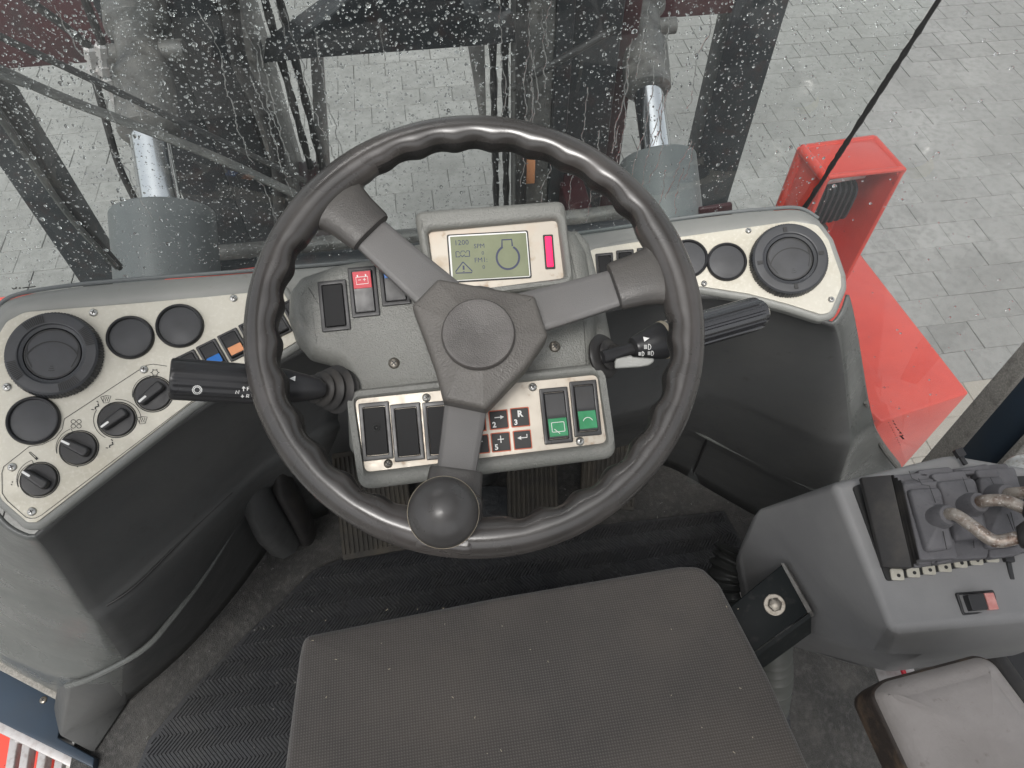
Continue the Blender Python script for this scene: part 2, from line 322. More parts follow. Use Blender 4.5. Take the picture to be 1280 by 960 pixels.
m = bpy.data.materials.new('rain_water'); m.use_nodes = True; n = m.node_tree; n.nodes.remove(n.nodes['Principled BSDF'])
g = n.nodes.new('ShaderNodeBsdfGlass'); g.inputs['IOR'].default_value = 1.33; g.inputs['Roughness'].default_value = 0; n.links.new(g.outputs[0], n.nodes['Material Output'].inputs[0]); M['water'] = m

# ================================================================ THE YARD: ground and block paving
GZ = -1.30
mb = MB(); G = Frame((0, 0, GZ-.012), (0, 0, 1)); mb.flat(G, [(-60, -60), (60, -60), (60, 60), (-60, 60)], 0)
ground = tag(mb.build('ground', M['joint']), kind='structure')
pitchx, pitchy = .205, .168
meshes = {}
def paver_mesh(k, mt):
    if (k, mt) in meshes: return meshes[(k, mt)]
    rnd = random.Random(k*7+1); me = bpy.data.meshes.new('paver'); bm = bmesh.new()
    a, b, hh = pitchx/2-.0009, pitchy/2-.0009, .012; c = .0022
    top = [bm.verts.new((sx*(a-c), sy*(b-c), hh+rnd.uniform(-.0008, .0008))) for sx, sy in ((-1, -1), (1, -1), (1, 1), (-1, 1))]
    mid = [bm.verts.new((sx*a, sy*b, hh-c)) for sx, sy in ((-1, -1), (1, -1), (1, 1), (-1, 1))]
    bot = [bm.verts.new((sx*a, sy*b, -.02)) for sx, sy in ((-1, -1), (1, -1), (1, 1), (-1, 1))]
    bm.faces.new(top)
    for i in range(4):
        j = (i+1) % 4; bm.faces.new((mid[i], mid[j], top[j], top[i])); bm.faces.new((bot[i], bot[j], mid[j], mid[i]))
    bm.normal_update(); bm.to_mesh(me); bm.free(); me.materials.append(M[mt]); meshes[(k, mt)] = me; return me
def proj(p):
    q = Vector(p)-CAM; d = q.dot(fw); return (640+F*q.dot(rt)/d, 480-F*q.dot(up)/d, d) if d > .1 else (-9999, 0, 0)
cand = []; rest = MB()
for j in range(-6, 62):
    for i in range(-34, 44):
        x = (i+(.5 if j % 2 else 0))*pitchx; y = j*pitchy; X, Y, D = proj((x, y, GZ))
        if not (-30 < X < 1310 and -60 < Y < 620): 
            if abs(x) < 7 and -1 < y < 10: rest_ok = True
            else: continue
            vis = False
        else:
            vis = (X > 925 or (Y < 340 and (X < 150 or 345 < X < 640 or 800 < X)))
        cand.append((D if vis else 99, x, y, X, Y))
cand.sort(key=lambda c: c[0]); na = 0
for D, x, y, X, Y in cand:
    pale = (y < 1.62 and x > 1.5)
    tz = random.uniform(-.0022, .0018)
    if D < 90 and na < 290:
        na += 1
        o = bpy.data.objects.new('paver', paver_mesh(random.randint(0, 5), 'paver_pale' if pale else 'paver')); COL.objects.link(o); o.parent = ground
        o.location = (x, y, GZ+tz-.010); o.rotation_euler = (random.gauss(0, .006), random.gauss(0, .006), random.gauss(0, .006))
    else:
        a, b = pitchx/2-.0009, pitchy/2-.0009
        rest.prism(Frame((x, y, GZ+tz*.6-.010), (random.gauss(0, .006), random.gauss(0, .006), 1)), [(-a, -b), (a, -b), (a, b), (-a, b)], -.01, .008, [(-a+.0022, -b+.0022), (a-.0022, -b+.0022), (a-.0022, b-.0022), (-a+.0022, b-.0022)])
o = rest.build('paving', M['paver'], ground, merge=False, ang=10); tag(o, kind='stuff')

# ================================================================ CAB SHELL: floor, mat
mb = MB(); Z0 = Frame((0, 0, 0), (0, 0, 1))
mb.prism(Z0, [(-.72, -.5), (.78, -.5), (.78, .55), (.5, .86), (-.45, .86), (-.72, .42)], -.04, -.004)
tag(mb.build('floor', M['carpet']), kind='structure')
FM = Frame((0, 0, 0), (0, 0, 1))
mp = [az(*q, .004) for q in [(150, 1010), (185, 925), (232, 868), (300, 800), (392, 712), (430, 697), (740, 657), (905, 638), (925, 672), (985, 870), (1000, 1020)]]
mpoly = [(a.x, a.y) for a in mp]
matt = thing('floor_mat', 'black rubber floor mat with rows of chevron ribs under the seat', 'floor mat', (0, .3, 0))
mb = MB(); mb.prism(FM, mpoly, -.003, .004); mb.build('mat_base', M['mat'], matt, bev=.0015, ang=30)
def inside(poly, x, y):
    c = False; n = len(poly)
    for i in range(n):
        x1, y1 = poly[i]; x2, y2 = poly[i-1]
        if (y1 > y) != (y2 > y) and x < (x2-x1)*(y-y1)/(y2-y1)+x1: c = not c
    return c
ribs = MB(); insp = inset(mpoly, .006); Ydir = R(0)
bw = .0265; row = 0; y = .10
while y < .66:
    sgn = 1 if row % 2 else -1; x = -.72; hi = .0030 if row % 2 else .0013
    while x < .72:
        x0, x1 = x-sgn*bw*.42, x+sgn*bw*.42
        ts = [q/12 for q in range(13) if inside(insp, x0+(x1-x0)*q/12, y+bw*q/12)]
        if len(ts) > 1:
            ta, tb = ts[0], ts[-1]; xa, xb, ya, yb = x0+(x1-x0)*ta, x0+(x1-x0)*tb, y+bw*ta, y+bw*tb
            t = .0027
            ribs.loft([[Vector((xa-t, ya, .0035)), Vector((xa+t, ya, .0035)), Vector((xa+t*.5, ya, .004+hi)), Vector((xa-t*.5, ya, .004+hi))],
                       [Vector((xb-t, yb, .0035)), Vector((xb+t, yb, .0035)), Vector((xb+t*.5, yb, .004+hi)), Vector((xb-t*.5, yb, .004+hi))]])
        x += .0066
    y += bw; row += 1
tag(ribs.build('chevron_rib', M['mat'], matt, ang=30, merge=False), kind='stuff')

# ================================================================ generic small builders
def screw(parent, Fm, x, y, h, r=.0042, m='steel', ang=.6, uv=None):
    f = Fm.sub(*uv, h, ang) if uv else Fm.at(x, y, h, ang)
    mb = MB(); mb.lathe(f, [(r*.98, -.001), (r, .0006), (r*.82, .0017), (r*.45, .0023), (.0001, .0025)], 20)
    o = mb.build('screw', M[m], parent, ang=60)
    c = MB(); c.box(f, -r*.5, r*.5, -r*.11, r*.11, .0019, .0027); c.box(f, -r*.11, r*.11, -r*.5, r*.5, .0019, .00272); c.build('cross_slot', M['ink'], o)
    return o
def arc(cx, cy, r, a0, a1, n=16): return [(cx+r*math.cos(a0+(a1-a0)*k/n), cy+r*math.sin(a0+(a1-a0)*k/n)) for k in range(n+1)]
def air_vent(parent, Fm, x, y, Rr, flaps, h=.0):
    f = Fm.at(x, y, h+.008)
    tooth = lambda r, hh, t: (.0011*Rr/.05 if (r > Rr*.985 and int(t/(2*PI)*180) % 2) else 0)
    mb = MB(); mb.lathe(f, [(Rr, -.010), (Rr, .000), (Rr*.975, .0045), (Rr*.93, .006), (Rr*.74, .0065), (Rr*.71, .0060), (Rr*.69, .0044), (Rr*.62, .0030), (Rr*.61, .001), (Rr*.61, -.012)], 360, mod=tooth, cap=False)
    v = mb.build('air_vent', M['slate'], parent, ang=25)
    for k in range(4 if flaps else 4):
        a0 = k*PI/2+(.25 if flaps else -.1); a1 = a0+(.5 if flaps else .18)
        c = MB()
        if flaps:
            for q in range(11):
                aa = a0+(a1-a0)*q/10; c.strip(f, [(Rr*.74*math.cos(aa), Rr*.74*math.sin(aa)), (Rr*.93*math.cos(aa), Rr*.93*math.sin(aa))], .0009, .0070)
            c.build('vent_mark', M['ink'], v)
        else:
            c.box(f.sub(Rr*.8*math.cos(a0+PI/2-.0), Rr*.8*math.sin(a0+PI/2), 0, a0+PI/2), -.003, .003, -.002, .002, .0055, .0074); c.build('vent_slot', M['ink'], v)
    c = MB(); c.lathe(f, [(Rr*.605, -.006), (Rr*.605, .0015), (Rr*.59, .0026), (Rr*.2, .003), (.0001, .003)], 48); c.build('vent_disc', M['slate'], v, ang=50)
    c = MB(); r2 = Rr*.585
    s = arc(0, -r2*.52, r2*1.02, R(28), R(152), 18); c.strip(f, s, .0011, .0034)
    c.strip(f, [(-r2*.92, r2*.35), (-r2*.9, -.1*r2), (-r2*.7, -r2*.55)], .0009, .0033); c.strip(f, [(r2*.92, r2*.35), (r2*.9, -.1*r2), (r2*.7, -r2*.55)], .0009, .0033)
    c.strip(f, arc(0, 0, r2*.98, 0, 2*PI, 48), .0012, .0032)
    for q in range(3): c.strip(f, arc(0, -r2*.35, r2*(.16+.09*q), R(250), R(290), 6), .0005, .0034)
    c.build('flap_gap', M['ink'], v)
    return v
def pxr(Fm, x, y, wpx, h=.003):
    return (Vector(Fm.px(x+wpx/2, y, h))-Vector(Fm.px(x-wpx/2, y, h))).length/2
def gauge_blank(parent, Fm, x, y, r):
    f = Fm.at(x, y, .004)
    mb = MB(); mb.lathe(f, [(r, -.006), (r, .000), (r*.97, .0022), (r*.93, .003), (r*.88, .0022), (r*.85, -.0005)], 56, cap=False)
    g = mb.build('gauge_blank', M['black'], parent, ang=40)
    c = MB(); c.lathe(f, [(r*.86, -.004), (r*.86, -.0008), (r*.5, -.0002), (.0001, 0)], 56); c.build('blank_disc', M['slate'], g, ang=50); return g
def rocker(parent, Fm, quad, h, lens=None, name='rocker_switch', symbol=None, blank=False, low=True, mt='black'):
    f, w_, h_ = rectframe(Fm, quad, h+.004)
    mb = MB(); o_ = rrect(w_, h_, .0012, 2); i_ = rrect(w_*.72, h_*.84, .0012, 2); mb.ringp(f, o_, i_, -.006, 0, .0008, 2)
    s = mb.build(name, M[mt], parent, ang=40)
    a, b = w_*.35, h_*.41
    if blank:
        c = MB(); c.soft(f, rrect(2*a, 2*b, .0012, 2), -.005, .0006, .0008, 2); c.build('blank_plate', M['blank'], s, ang=50); return s, f, w_, h_
    c = MB()
    prof = [(-b, .0046), (-b*.9, .0052), (-.05*b, .0018), (.05*b, .0016), (b*.9, .0008), (b, .0)] if low else [(-b, .0004), (-b*.9, .001), (0, .0018), (b*.9, .0050), (b, .0046)]
    rings = [[f.p(-a, v, -.005), f.p(-a, v, hh-.0006), f.p(-a+.0006, v, hh), f.p(a-.0006, v, hh), f.p(a, v, hh-.0006), f.p(a, v, -.005)] for v, hh in prof]
    c.loft(rings); c.build('rocker', M[mt], s, ang=35)
    if lens:
        v0, v1 = (-b*.92, -b*.12) if low else (b*.12, b*.92)
        hh = lambda v: (.0052+(v+b*.9)*(.0018-.0052)/(b*.85)) if low else (.0018+v*(.0050-.0018)/(b*.9))
        nf = Frame(f.p(0, (v0+v1)/2, hh((v0+v1)/2)), f.N*1+f.V*(-(hh(v1)-hh(v0))/(v1-v0)), f.V)
        c = MB(); c.soft(nf, rrect(1.86*a, (v1-v0), .0008, 2), -.0008, .0006, .0004, 2); L = c.build('lens', M[lens], s, ang=50)
        if symbol: symbol(L, nf, a, (v1-v0)/2)
    return s, f, w_, h_

# ================================================================ LEFT SIDE CONSOLE
LF = Frame(at(162, 421, .745), (.16, -.45, .88))
Lpx = [(46, 653), (34, 653), (1, 624), (-14, 560), (-6, 425), (8, 402), (30, 390), (180, 378), (308, 366), (352, 361), (385, 418), (354, 437), (300, 464), (237, 505)]
Lpoly = [LF.px(*q, .002) for q in Lpx]; Lpoly = rounded(Lpoly, [.004, .006, .01, .02, .02, .012, .02, .01, .01, .005, .003, .02, .02, .02], 4)
lc = thing('side_console', 'left dashboard console with silver panel, round air vent and four heater knobs', 'dashboard console', (-.45, .45, 0))
def grid_surface(rows, matl, name, parent, sub=2, thick=.004, crease=(), ccol=None):
    """rows: lists of world points; lofted open sheet with thickness"""
    mb = MB(); mb.loft(rows, False, False, closed=False); o = mb.build(name, matl, parent, ang=80)
    o.modifiers.new('s', 'SUBSURF').levels = sub; o.modifiers['s'].render_levels = sub; o.modifiers['s'].boundary_smooth = 'PRESERVE_CORNERS'
    so = o.modifiers.new('t', 'SOLIDIFY'); so.thickness = thick; so.offset = -1
    if crease:
        me = o.data; n = len(rows[0]); att = me.attributes.new('crease_edge', 'FLOAT', 'EDGE')
        for e in me.edges:
            a, b = e.vertices
            for r, c in crease:
                if a//n == r and b//n == r: att.data[e.index].value = c
            if ccol is not None and a % n == ccol and b % n == ccol: att.data[e.index].value = .75
    return o
def add_top(parent, Fm, poly, mt, grow=.0075, drop=.014):
    mb = MB(); out = inset(poly, -grow); mb.soft(Fm, out, -drop, 0, .006, 5); return mb.build('console_top', M[mt], parent, ang=50)
add_top(lc, LF, Lpoly, 'greyL')
mb = MB(); mb.soft(LF, Lpoly, -.002, .002, .0006, 2); mb.build('silver_panel', M['silver'], lc, ang=50)
def zrow(px, z): return [az(*q, z) for q in px]
rows = [
 [LF.P(*q, -.008) for q in [(-30, 560), (-8, 638), (20, 662), (42, 669), (118, 598), (237, 513), (303, 472), (372, 434), (450, 400)]],
 [az(*q, LF.P(*q, 0).z-.045) for q in [(-60, 640), (-5, 670), (32, 684), (58, 684), (132, 614), (245, 530), (308, 489), (375, 452), (440, 420)]],
 zrow([(-60, 700), (10, 735), (65, 752), (110, 762), (160, 722), (233, 656), (285, 610), (325, 570), (420, 520)], .46),
 zrow([(-60, 712), (12, 747), (72, 764), (122, 774), (172, 737), (242, 668), (292, 620), (330, 580), (424, 530)], .44),
 zrow([(-40, 770), (50, 812), (108, 826), (154, 822), (215, 775), (258, 718), (296, 656), (322, 618), (400, 590)], .25),
 zrow([(-40, 790), (40, 832), (100, 846), (152, 834), (221, 780), (264, 723), (301, 661), (327, 622), (402, 595)], .222),
 zrow([(-40, 800), (40, 850), (110, 884), (150, 880), (226, 820), (286, 750), (318, 708), (344, 668), (410, 640)], .0)]
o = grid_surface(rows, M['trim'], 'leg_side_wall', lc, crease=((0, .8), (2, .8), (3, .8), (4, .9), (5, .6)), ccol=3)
o.data.materials.append(M['lit_trim'])
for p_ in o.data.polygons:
    if p_.index % 8 < 3: p_.material_index = 1  # outer columns painted lighter, as lit from the side window
mb = MB(); mb.tube([q+(CAM-q).normalized()*.002 for q in catmull(zrow([(133, 757), (172, 730), (240, 662), (290, 615)], .45), 5)], .0016, 6); mb.build('panel_joint', M['ink'], lc)
# paler lip that runs along the kick panel
mb = MB(); lip = [q+(CAM-q).normalized()*.020 for q in catmull([az(*q) for q in [(84, 857, .17), (120, 845, .21), (179, 812, .245), (215, 773, .25), (257, 717, .25), (295, 655, .25), (321, 617, .25)]], 6)]
mb.tube(lip, .0045, 8); mb.build('kick_panel_lip', M['lit_trim'], lc)
# foot end cap of the kick panel
mb = MB(); q = [az(84, 860, .16), az(160, 828, .22), az(160, 876, .0), az(118, 945, .0), az(74, 920, .02)]
q2 = [p+Vector((-.03, .05, -.02)) for p in q]; mb.loft([q2, q]); mb.build('kick_panel_end', M['trim'], lc, bev=.006, seg=3, ang=25)
# things on the left panel
LH = .002
air_vent(lc, LF, 67, 443, pxr(LF, 67, 443, 120, .01), True, LH)
for c_ in ((162.5, 421.5), (224.5, 407), (41.5, 525.5)): gauge_blank(lc, LF, *c_, pxr(LF, *c_, 61 if c_[0] > 100 else 69))
def Z8(x, y): return (x/4.3625, 440+y/4.3625)
def heater_knob(cx, cy, tip, tail):
    r = pxr(LF, cx, cy, 48)
    f = LF.at(cx, cy, LH)
    a = LF.px(*tip, LH+.006); b = LF.px(*tail, LH+.006); c = LF.px(cx, cy, LH+.006)
    ang = math.atan2(b[1]-a[1], b[0]-a[0])
    mb = MB(); mb.lathe(f, [(r*1.05, -.002), (r*1.05, .0008), (r, .0010), (r*.985, -.0005)], 48, cap=False); k = mb.build('heater_knob', M['ink'], lc, ang=30)
    c = MB(); c.lathe(f, [(r*.97, -.001), (r*.95, .0026), (r*.90, .0036), (r*.1, .0040), (.0001, .004)], 48); c.build('knob_disc', M['black'], k, ang=40)
    g = Frame(f.p(0, 0, .003), f.N, Vector(f.V*math.cos(ang)-f.U*math.sin(ang)))
    c = MB(); c.soft(g, rounded([(-r*.84, -r*.22), (r*.74, -r*.30), (r*.74, r*.30), (-r*.84, r*.22)], .004, 4), 0, .010, .0022, 4); c.build('knob_bar', M['black'], k, ang=45)
    c = MB(); c.soft(g, rrect(r*.5, .0022, .001, 3, cx=-r*.55), .009, .0106, .0003, 2); c.build('pointer_mark', M['white'], k)
    return k
K = [((218, 697), (148, 652), (275, 730)), ((432, 525), (350, 485), (505, 560)), ((640, 370), (575, 412), (700, 322)), ((838, 230), (785, 282), (905, 180))]
for c_, a_, b_ in K: heater_knob(*Z8(*c_), Z8(*a_), Z8(*b_))
pr = MB(); HP = LH+.0004
def zl(pts, wd=.0006, closed=False): pr.strip(LF, [LF.px(*Z8(*p), HP) for p in pts], wd, HP, closed)
zl([(160, 515), (230, 505), (300, 470), (340, 420), (350, 365), (770, 90), (800, 72), (835, 66), (910, 77)])
zl([(160, 515), (20, 625), (10, 660), (12, 770), (40, 812), (140, 900), (165, 908), (195, 905), (225, 890), (1055, 262)])
for (cx, cy), r_, a0, a1, wd in (((218, 697), 122, 110, 205, 20), ((432, 525), 122, 110, 200, 20), ((838, 230), 112, 100, 195, 20)):
    P1 = [(cx+r_*math.cos(R(a))*1.04, cy-r_*math.sin(R(a))*.93) for a in range(a0, a1, 5)]
    P2 = [(cx+(r_-wd*max(0, 1-(a-a0)/(a1-a0)))*math.cos(R(a))*1.04, cy-(r_-wd*max(0, 1-(a-a0)/(a1-a0)))*math.sin(R(a))*.93) for a in range(a0, a1, 5)]
    zl(P1+P2[::-1], .0005, True)
for a0, a1 in ((5, 100), (150, 245)): zl([(640+130*math.cos(R(a)), 370-112*math.sin(R(a))) for a in range(a0, a1, 6)], .0006)
for k in range(4):  # fan
    a = R(45+90*k); zl([(415+22*math.cos(a)+13*math.cos(t/8*2*PI)*1.0, 392-18*math.sin(a)-11*math.sin(t/8*2*PI)) for t in range(9)], .0006)
zl([(845+18*math.cos(R(a)), 112-16*math.sin(R(a))) for a in range(0, 361, 60)], .0008)
for a in range(0, 360, 60): zl([(845+18*math.cos(R(a)), 112-16*math.sin(R(a))), (845+25*math.cos(R(a)), 112-22*math.sin(R(a)))], .0008)
for ox, oy in ((577, 258), (775, 372)):
    zl([(ox-28, oy-12), (ox, oy-20), (ox+28, oy-18), (ox+16, oy+18), (ox-12, oy+20), (ox-28, oy-12)], .0006)
    for d in (-12, 0, 12): zl([(ox+d, oy+12), (ox+d-4, oy+2), (ox+d+4, oy-6), (ox+d, oy-14)], .0006)
for ox, oy in ((522, 293), (600, 502)):
    zl([(ox+12, oy-24), (ox+8, oy-20)], .0022); zl([(ox+12, oy-12), (ox+16, oy+2), (ox-2, oy+8), (ox-2, oy+20)], .0014); zl([(ox-24, oy+20), (ox-10, oy+22)], .0009)
zl([(158, 548), (165, 545), (205, 578), (198, 586), (158, 548)], .0006); zl([(193, 576), (204, 586)], .0022)
zl([(66, 706), (68, 712)], .001); zl([(60, 722), (66, 724)], .001); zl([(420, 622), (424, 628)], .001)
pr.build('printed_symbols', M['ink'], lc)
for x, y in ((117, 391), (292, 373), (9, 484), (180, 462), (15.5, 584), (40, 639.5)): screw(lc, LF, x, y, LH, ang=random.uniform(0, 1.5))
for i in range(6):
    ox, oy = 175+i*125.5, 325-i*64.5
    q = [(180+(ox+a)/4.74, 380+(oy+b)/4.74) for a, b in ((4, -2), (118, -62), (203, 88), (89, 148))]
    rocker(lc, LF, q, LH-.001, lens={1: 'blue', 2: 'orange'}.get(i), low=True, mt='black')

# ================================================================ RIGHT SIDE CONSOLE
RF = Frame(at(905, 325, .85), (-.19, -.44, .88))
def Z6(x, y): return (680+x/2.743, 230+y/2.743)
Rpx = [(735, 312), (790, 303), (850, 296), (935, 284), (990, 276), (1022, 281), (1036, 300), (1051, 343), (1052, 358), (1038, 391), (1026, 393), (985, 380), (935, 367), (877, 358), (810, 362), (740, 372)]
Rpoly = rounded([RF.px(*q, .002) for q in Rpx], .01, 3)
rc = thing('side_console', 'right dashboard console with silver panel and round air vent beside the red lamp housing', 'dashboard console', (.45, .5, 0))
add_top(rc, RF, Rpoly, 'greyL')
mb = MB(); mb.soft(RF, Rpoly, -.002, .002, .0006, 2); mb.build('silver_panel', M['silver'], rc, ang=50)
air_vent(rc, RF, 986.5, 324.5, pxr(RF, 986, 324, 96, .01), False, LH)
for x in (860, 908.5): gauge_blank(rc, RF, x, 327 if x > 900 else 323, pxr(RF, x, 325, 51))
for x, y in ((935.5, 288.5), (880, 354.5), (1039, 374.5)): screw(rc, RF, x, y, LH, .0036)
for x, y in ((755, 327), (781, 323), (807, 320)):
    rocker(rc, RF, [(x-11, y-10), (x+11, y-12), (x+14, y+30), (x-8, y+33)], LH-.001, blank=True)
rows = [
 [RF.P(*q, -.006) for q in [(700, 400), (790, 374), (877, 363), (935, 372), (990, 387), (1028, 398), (1040, 402), (1051, 390), (1057, 368)]],
 [az(*q, RF.P(*q, 0).z-.04) for q in [(700, 420), (790, 390), (880, 377), (938, 386), (992, 400), (1030, 412), (1048, 416), (1060, 406), (1066, 398)]],
 zrow([(720, 520), (800, 500), (880, 483), (925, 500), (975, 521), (1030, 545), (1059, 535), (1074, 505), (1083, 500)], .44),
 zrow([(720, 530), (800, 510), (878, 490), (922, 506), (972, 527), (1030, 553), (1061, 556), (1080, 535), (1090, 530)], .42),
 zrow([(740, 545), (810, 528), (864, 535), (893, 552), (940, 577), (1000, 606), (1040, 622), (1078, 580), (1116, 574)], .245),
 zrow([(740, 550), (810, 533), (863, 540), (892, 556), (939, 582), (998, 612), (1048, 640), (1090, 600), (1130, 600)], .215),
 zrow([(740, 590), (800, 570), (847, 584), (870, 600), (940, 640), (1000, 672), (1050, 690), (1100, 660), (1150, 640)], .0)]
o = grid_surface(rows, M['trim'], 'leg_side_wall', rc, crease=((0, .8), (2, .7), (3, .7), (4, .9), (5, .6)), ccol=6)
o.data.materials.append(M['lit_trim'])
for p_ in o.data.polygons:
    if p_.index % 8 > 5: p_.material_index = 1  # outer columns in the same lightened trim
mb = MB(); mb.tube([q+(CAM-q).normalized()*.014 for q in catmull([az(*q, .242) for q in [(863, 533), (883, 546), (940, 574), (1000, 603), (1040, 622)]], 6)], .004, 8); mb.build('kick_panel_lip', M['lit_trim'], rc)
mb = MB(); mb.tube([az(903, 490, .43), az(893, 520, .33), az(884, 548, .245), az(866, 592, .03)], .0022, 6); mb.build('panel_joint', M['ink'], rc)
mb = MB(); mb.tube(catmull([az(*q) for q in [(1080, 498, .45), (1088, 530, .38), (1102, 556, .33), (1122, 582, .27)]], 6), .010, 10, flat=.5); mb.build('window_seal', M['greasy'], rc)

# ---------------- dash ledge between the consoles and the windscreen
dl = thing('dashboard_ledge', 'grey moulded dashboard ledge running along the base of the windscreen', 'dashboard ledge', (0, .6, .7))
back = [(-10, 394), (12, 375), (60, 364), (150, 354), (330, 340), (530, 322), (740, 292), (880, 272), (960, 264), (1000, 263), (1024, 276)]
front = [(-4, 412), (22, 388), (60, 382), (150, 376), (330, 360), (530, 345), (740, 315), (880, 295), (960, 284), (1006, 279), (1034, 300)]
def lpl(x, y, h):
    a, b = LF.P(x, y, h), RF.P(x, y, h); t = max(0, min(1, (x-330)/400)); return a*(1-t)+b*t
r2 = [lpl(*q, .001) for q in front]
r1 = [lpl(x*.6+u*.4, y*.6+v*.4, .0) for (x, y), (u, v) in zip(back, front)]
r0 = [lpl(*q, -.012) for q in back]
r0 = [p+Vector((0, 0, 0)) for p in r0]; rl = [p+Vector((0, .004, -.12)) for p in r0]; rf = [p+Vector((0, -.03, -.03)) for p in r2]
mb = MB(); mb.loft([catmull(r_, 5) for r_ in (rl, r0, r1, r2, rf)], False, False, closed=False); mb.build('ledge_top', M['greyL'], dl, ang=80, bev=.003, seg=2)
mb = MB(); mb.tube(catmull([p+Vector((0, .003, .001)) for p in r0], 5), .0022, 8); mb.build('glass_seal', M['cyl'], dl)

# ================================================================ CAB ROOF AND PILLARS (unseen above and behind the viewer, added to shape reflections)
rf_ = thing('cab_roof', 'unseen dark cab roof lining with open hatch and rear pillars, added for reflections', 'cab roof', (0, 0, 1.9))
mb = MB(); ZR = Frame((0, 0, 1.9), (0, 0, 1)); o_ = rrect(1.66, 1.75, .1, 3, cy=-.12); i_ = rrect(.95, .85, .06, 3, cy=.0); mb.ringp(ZR, o_, i_, 0, .06, .01, 2); mb.build('roof_lining', M['trim'], rf_)
for x_, y_ in ((-.78, -.92), (.78, -.92)):
    mb = MB(); mb.box(Frame((x_, y_, 0), (0, 0, 1)), -.05, .05, -.05, .05, 0, 1.9); mb.build('pillar', M['navy'], rf_, bev=.01)
mb = MB(); mb.box(Frame((0, -.96, 0), (0, 0, 1)), -.74, .74, -.02, .0, 0, .9); mb.build('rear_panel', M['trim'], rf_)

# ================================================================ FRONT BULKHEAD under the dash (dark firewall)
mb = MB(); BK = Frame((0, .80, 0), (0, -1, 0), (0, 0, 1)); mb.box(BK, -.55, .50, 0, .44, -.02, 0); X0 = Vector((-.55, .80, .44)); X1 = Vector((.50, .80, .44)); Y0 = Vector((-.50, .655, .62)); Y1 = Vector((.42, .655, .62)); mb.loft([[p-Vector((0, .02, .02)) for p in (X0, X1, Y1, Y0)], [X0, X1, Y1, Y0]])
fb = tag(mb.build('front_bulkhead', M['trim']), 'black front bulkhead panel behind the pedals under the dashboard', 'bulkhead')

# ================================================================ PEDALS
def Zp(x, y): return (400+x/3.048, 440+y/3.048)
def pedal(label, quad, z, tilt, name='pedal'):
    t = thing(name, label, 'pedal', az(*quad[3], 0), None)
    Fq = Frame(az((quad[0][0]+quad[2][0])/2, (quad[0][1]+quad[2][1])/2, z), (0, -math.sin(tilt), math.cos(tilt)))
    f, w_, h_ = rectframe(Fq, quad, 0)
    mb = MB(); mb.soft(f, rrect(w_, h_, .004, 3), -.012, 0, .002, 2); mb.build('pedal_plate', M['pedal'], t, ang=40)
    n = max(5, int(w_/.0085)); mb = MB()
    for k in range(n):
        u = -w_/2+(k+.5)*w_/n; mb.soft(f, rrect(w_/n*.55, h_*.9, .001, 2, cx=u), -.001, .003, .001, 2)
    mb.build('rubber_rib', M['pedal'], t, ang=40); tag(t.children[-1], kind='stuff')
    mb = MB(); mb.tube([f.p(0, h_*.3, -.01), f.p(0, h_*.3, -.01)+Vector((0, .06, .12)), f.p(0, h_*.3, -.01)+Vector((0, .10, .42))], .010, 10); mb.build('pedal_arm', M['mast'], t)
    return t
pedal('worn ribbed brown-black foot pedal left of the spinner knob', [(412, 560), (505, 560), (520, 688), (430, 697)], .09, .35)
pedal('ribbed black foot pedal just right of the spinner knob', [(632, 560), (697, 560), (698, 655), (636, 655)], .13, .5)
pedal('ribbed foot pedal at the right, partly behind the wheel rim', [(728, 545), (800, 535), (790, 632), (728, 640)], .12, .5)
mb = MB(); Fq = Frame(az(620, 640, .03), (0, -.3, 1)); f, w_, h_ = rectframe(Fq, [(600, 615), (634, 610), (634, 665), (600, 665)], 0)
mb.soft(f, rrect(w_*1.6, h_*1.2, .003, 2), -.004, .0, .001); tag(mb.build('foot_plate', M['mast'], ang=40), 'flat grey metal foot plate between the pedals behind the spinner knob', 'foot plate')
# dark foot cover standing at the left wall end
mb = MB(); a = [az(*q, .30) for q in [(300, 590), (322, 582), (350, 600)]]
rings = []
for (x, y, z, wd) in ((312, 590, .36, .02), (322, 618, .28, .03), (338, 640, .16, .04), (356, 655, .04, .045)):
    c0 = az(x, y, z); rings.append([c0+Vector((wd*math.cos(t)*.9, wd*math.sin(t)*1.6, 0)) for t in [k*PI/6 for k in range(12)]])
mb.loft(rings); tag(mb.build('corner_cover', M['trim'], ang=50), 'black plastic corner cover where the left console wall ends', 'cover')
mb = MB(); mb.tube(catmull([az(345, 560, .40), az(352, 600, .30), az(372, 640, .16), az(385, 668, .03)], 6), [.02]*6+[.028]*12+[.02], 14, flat=.6)
tag(mb.build('cable_gaiter', M['rubber'], ang=50), 'black rubber cable gaiter hanging behind the left of the rim', 'gaiter')
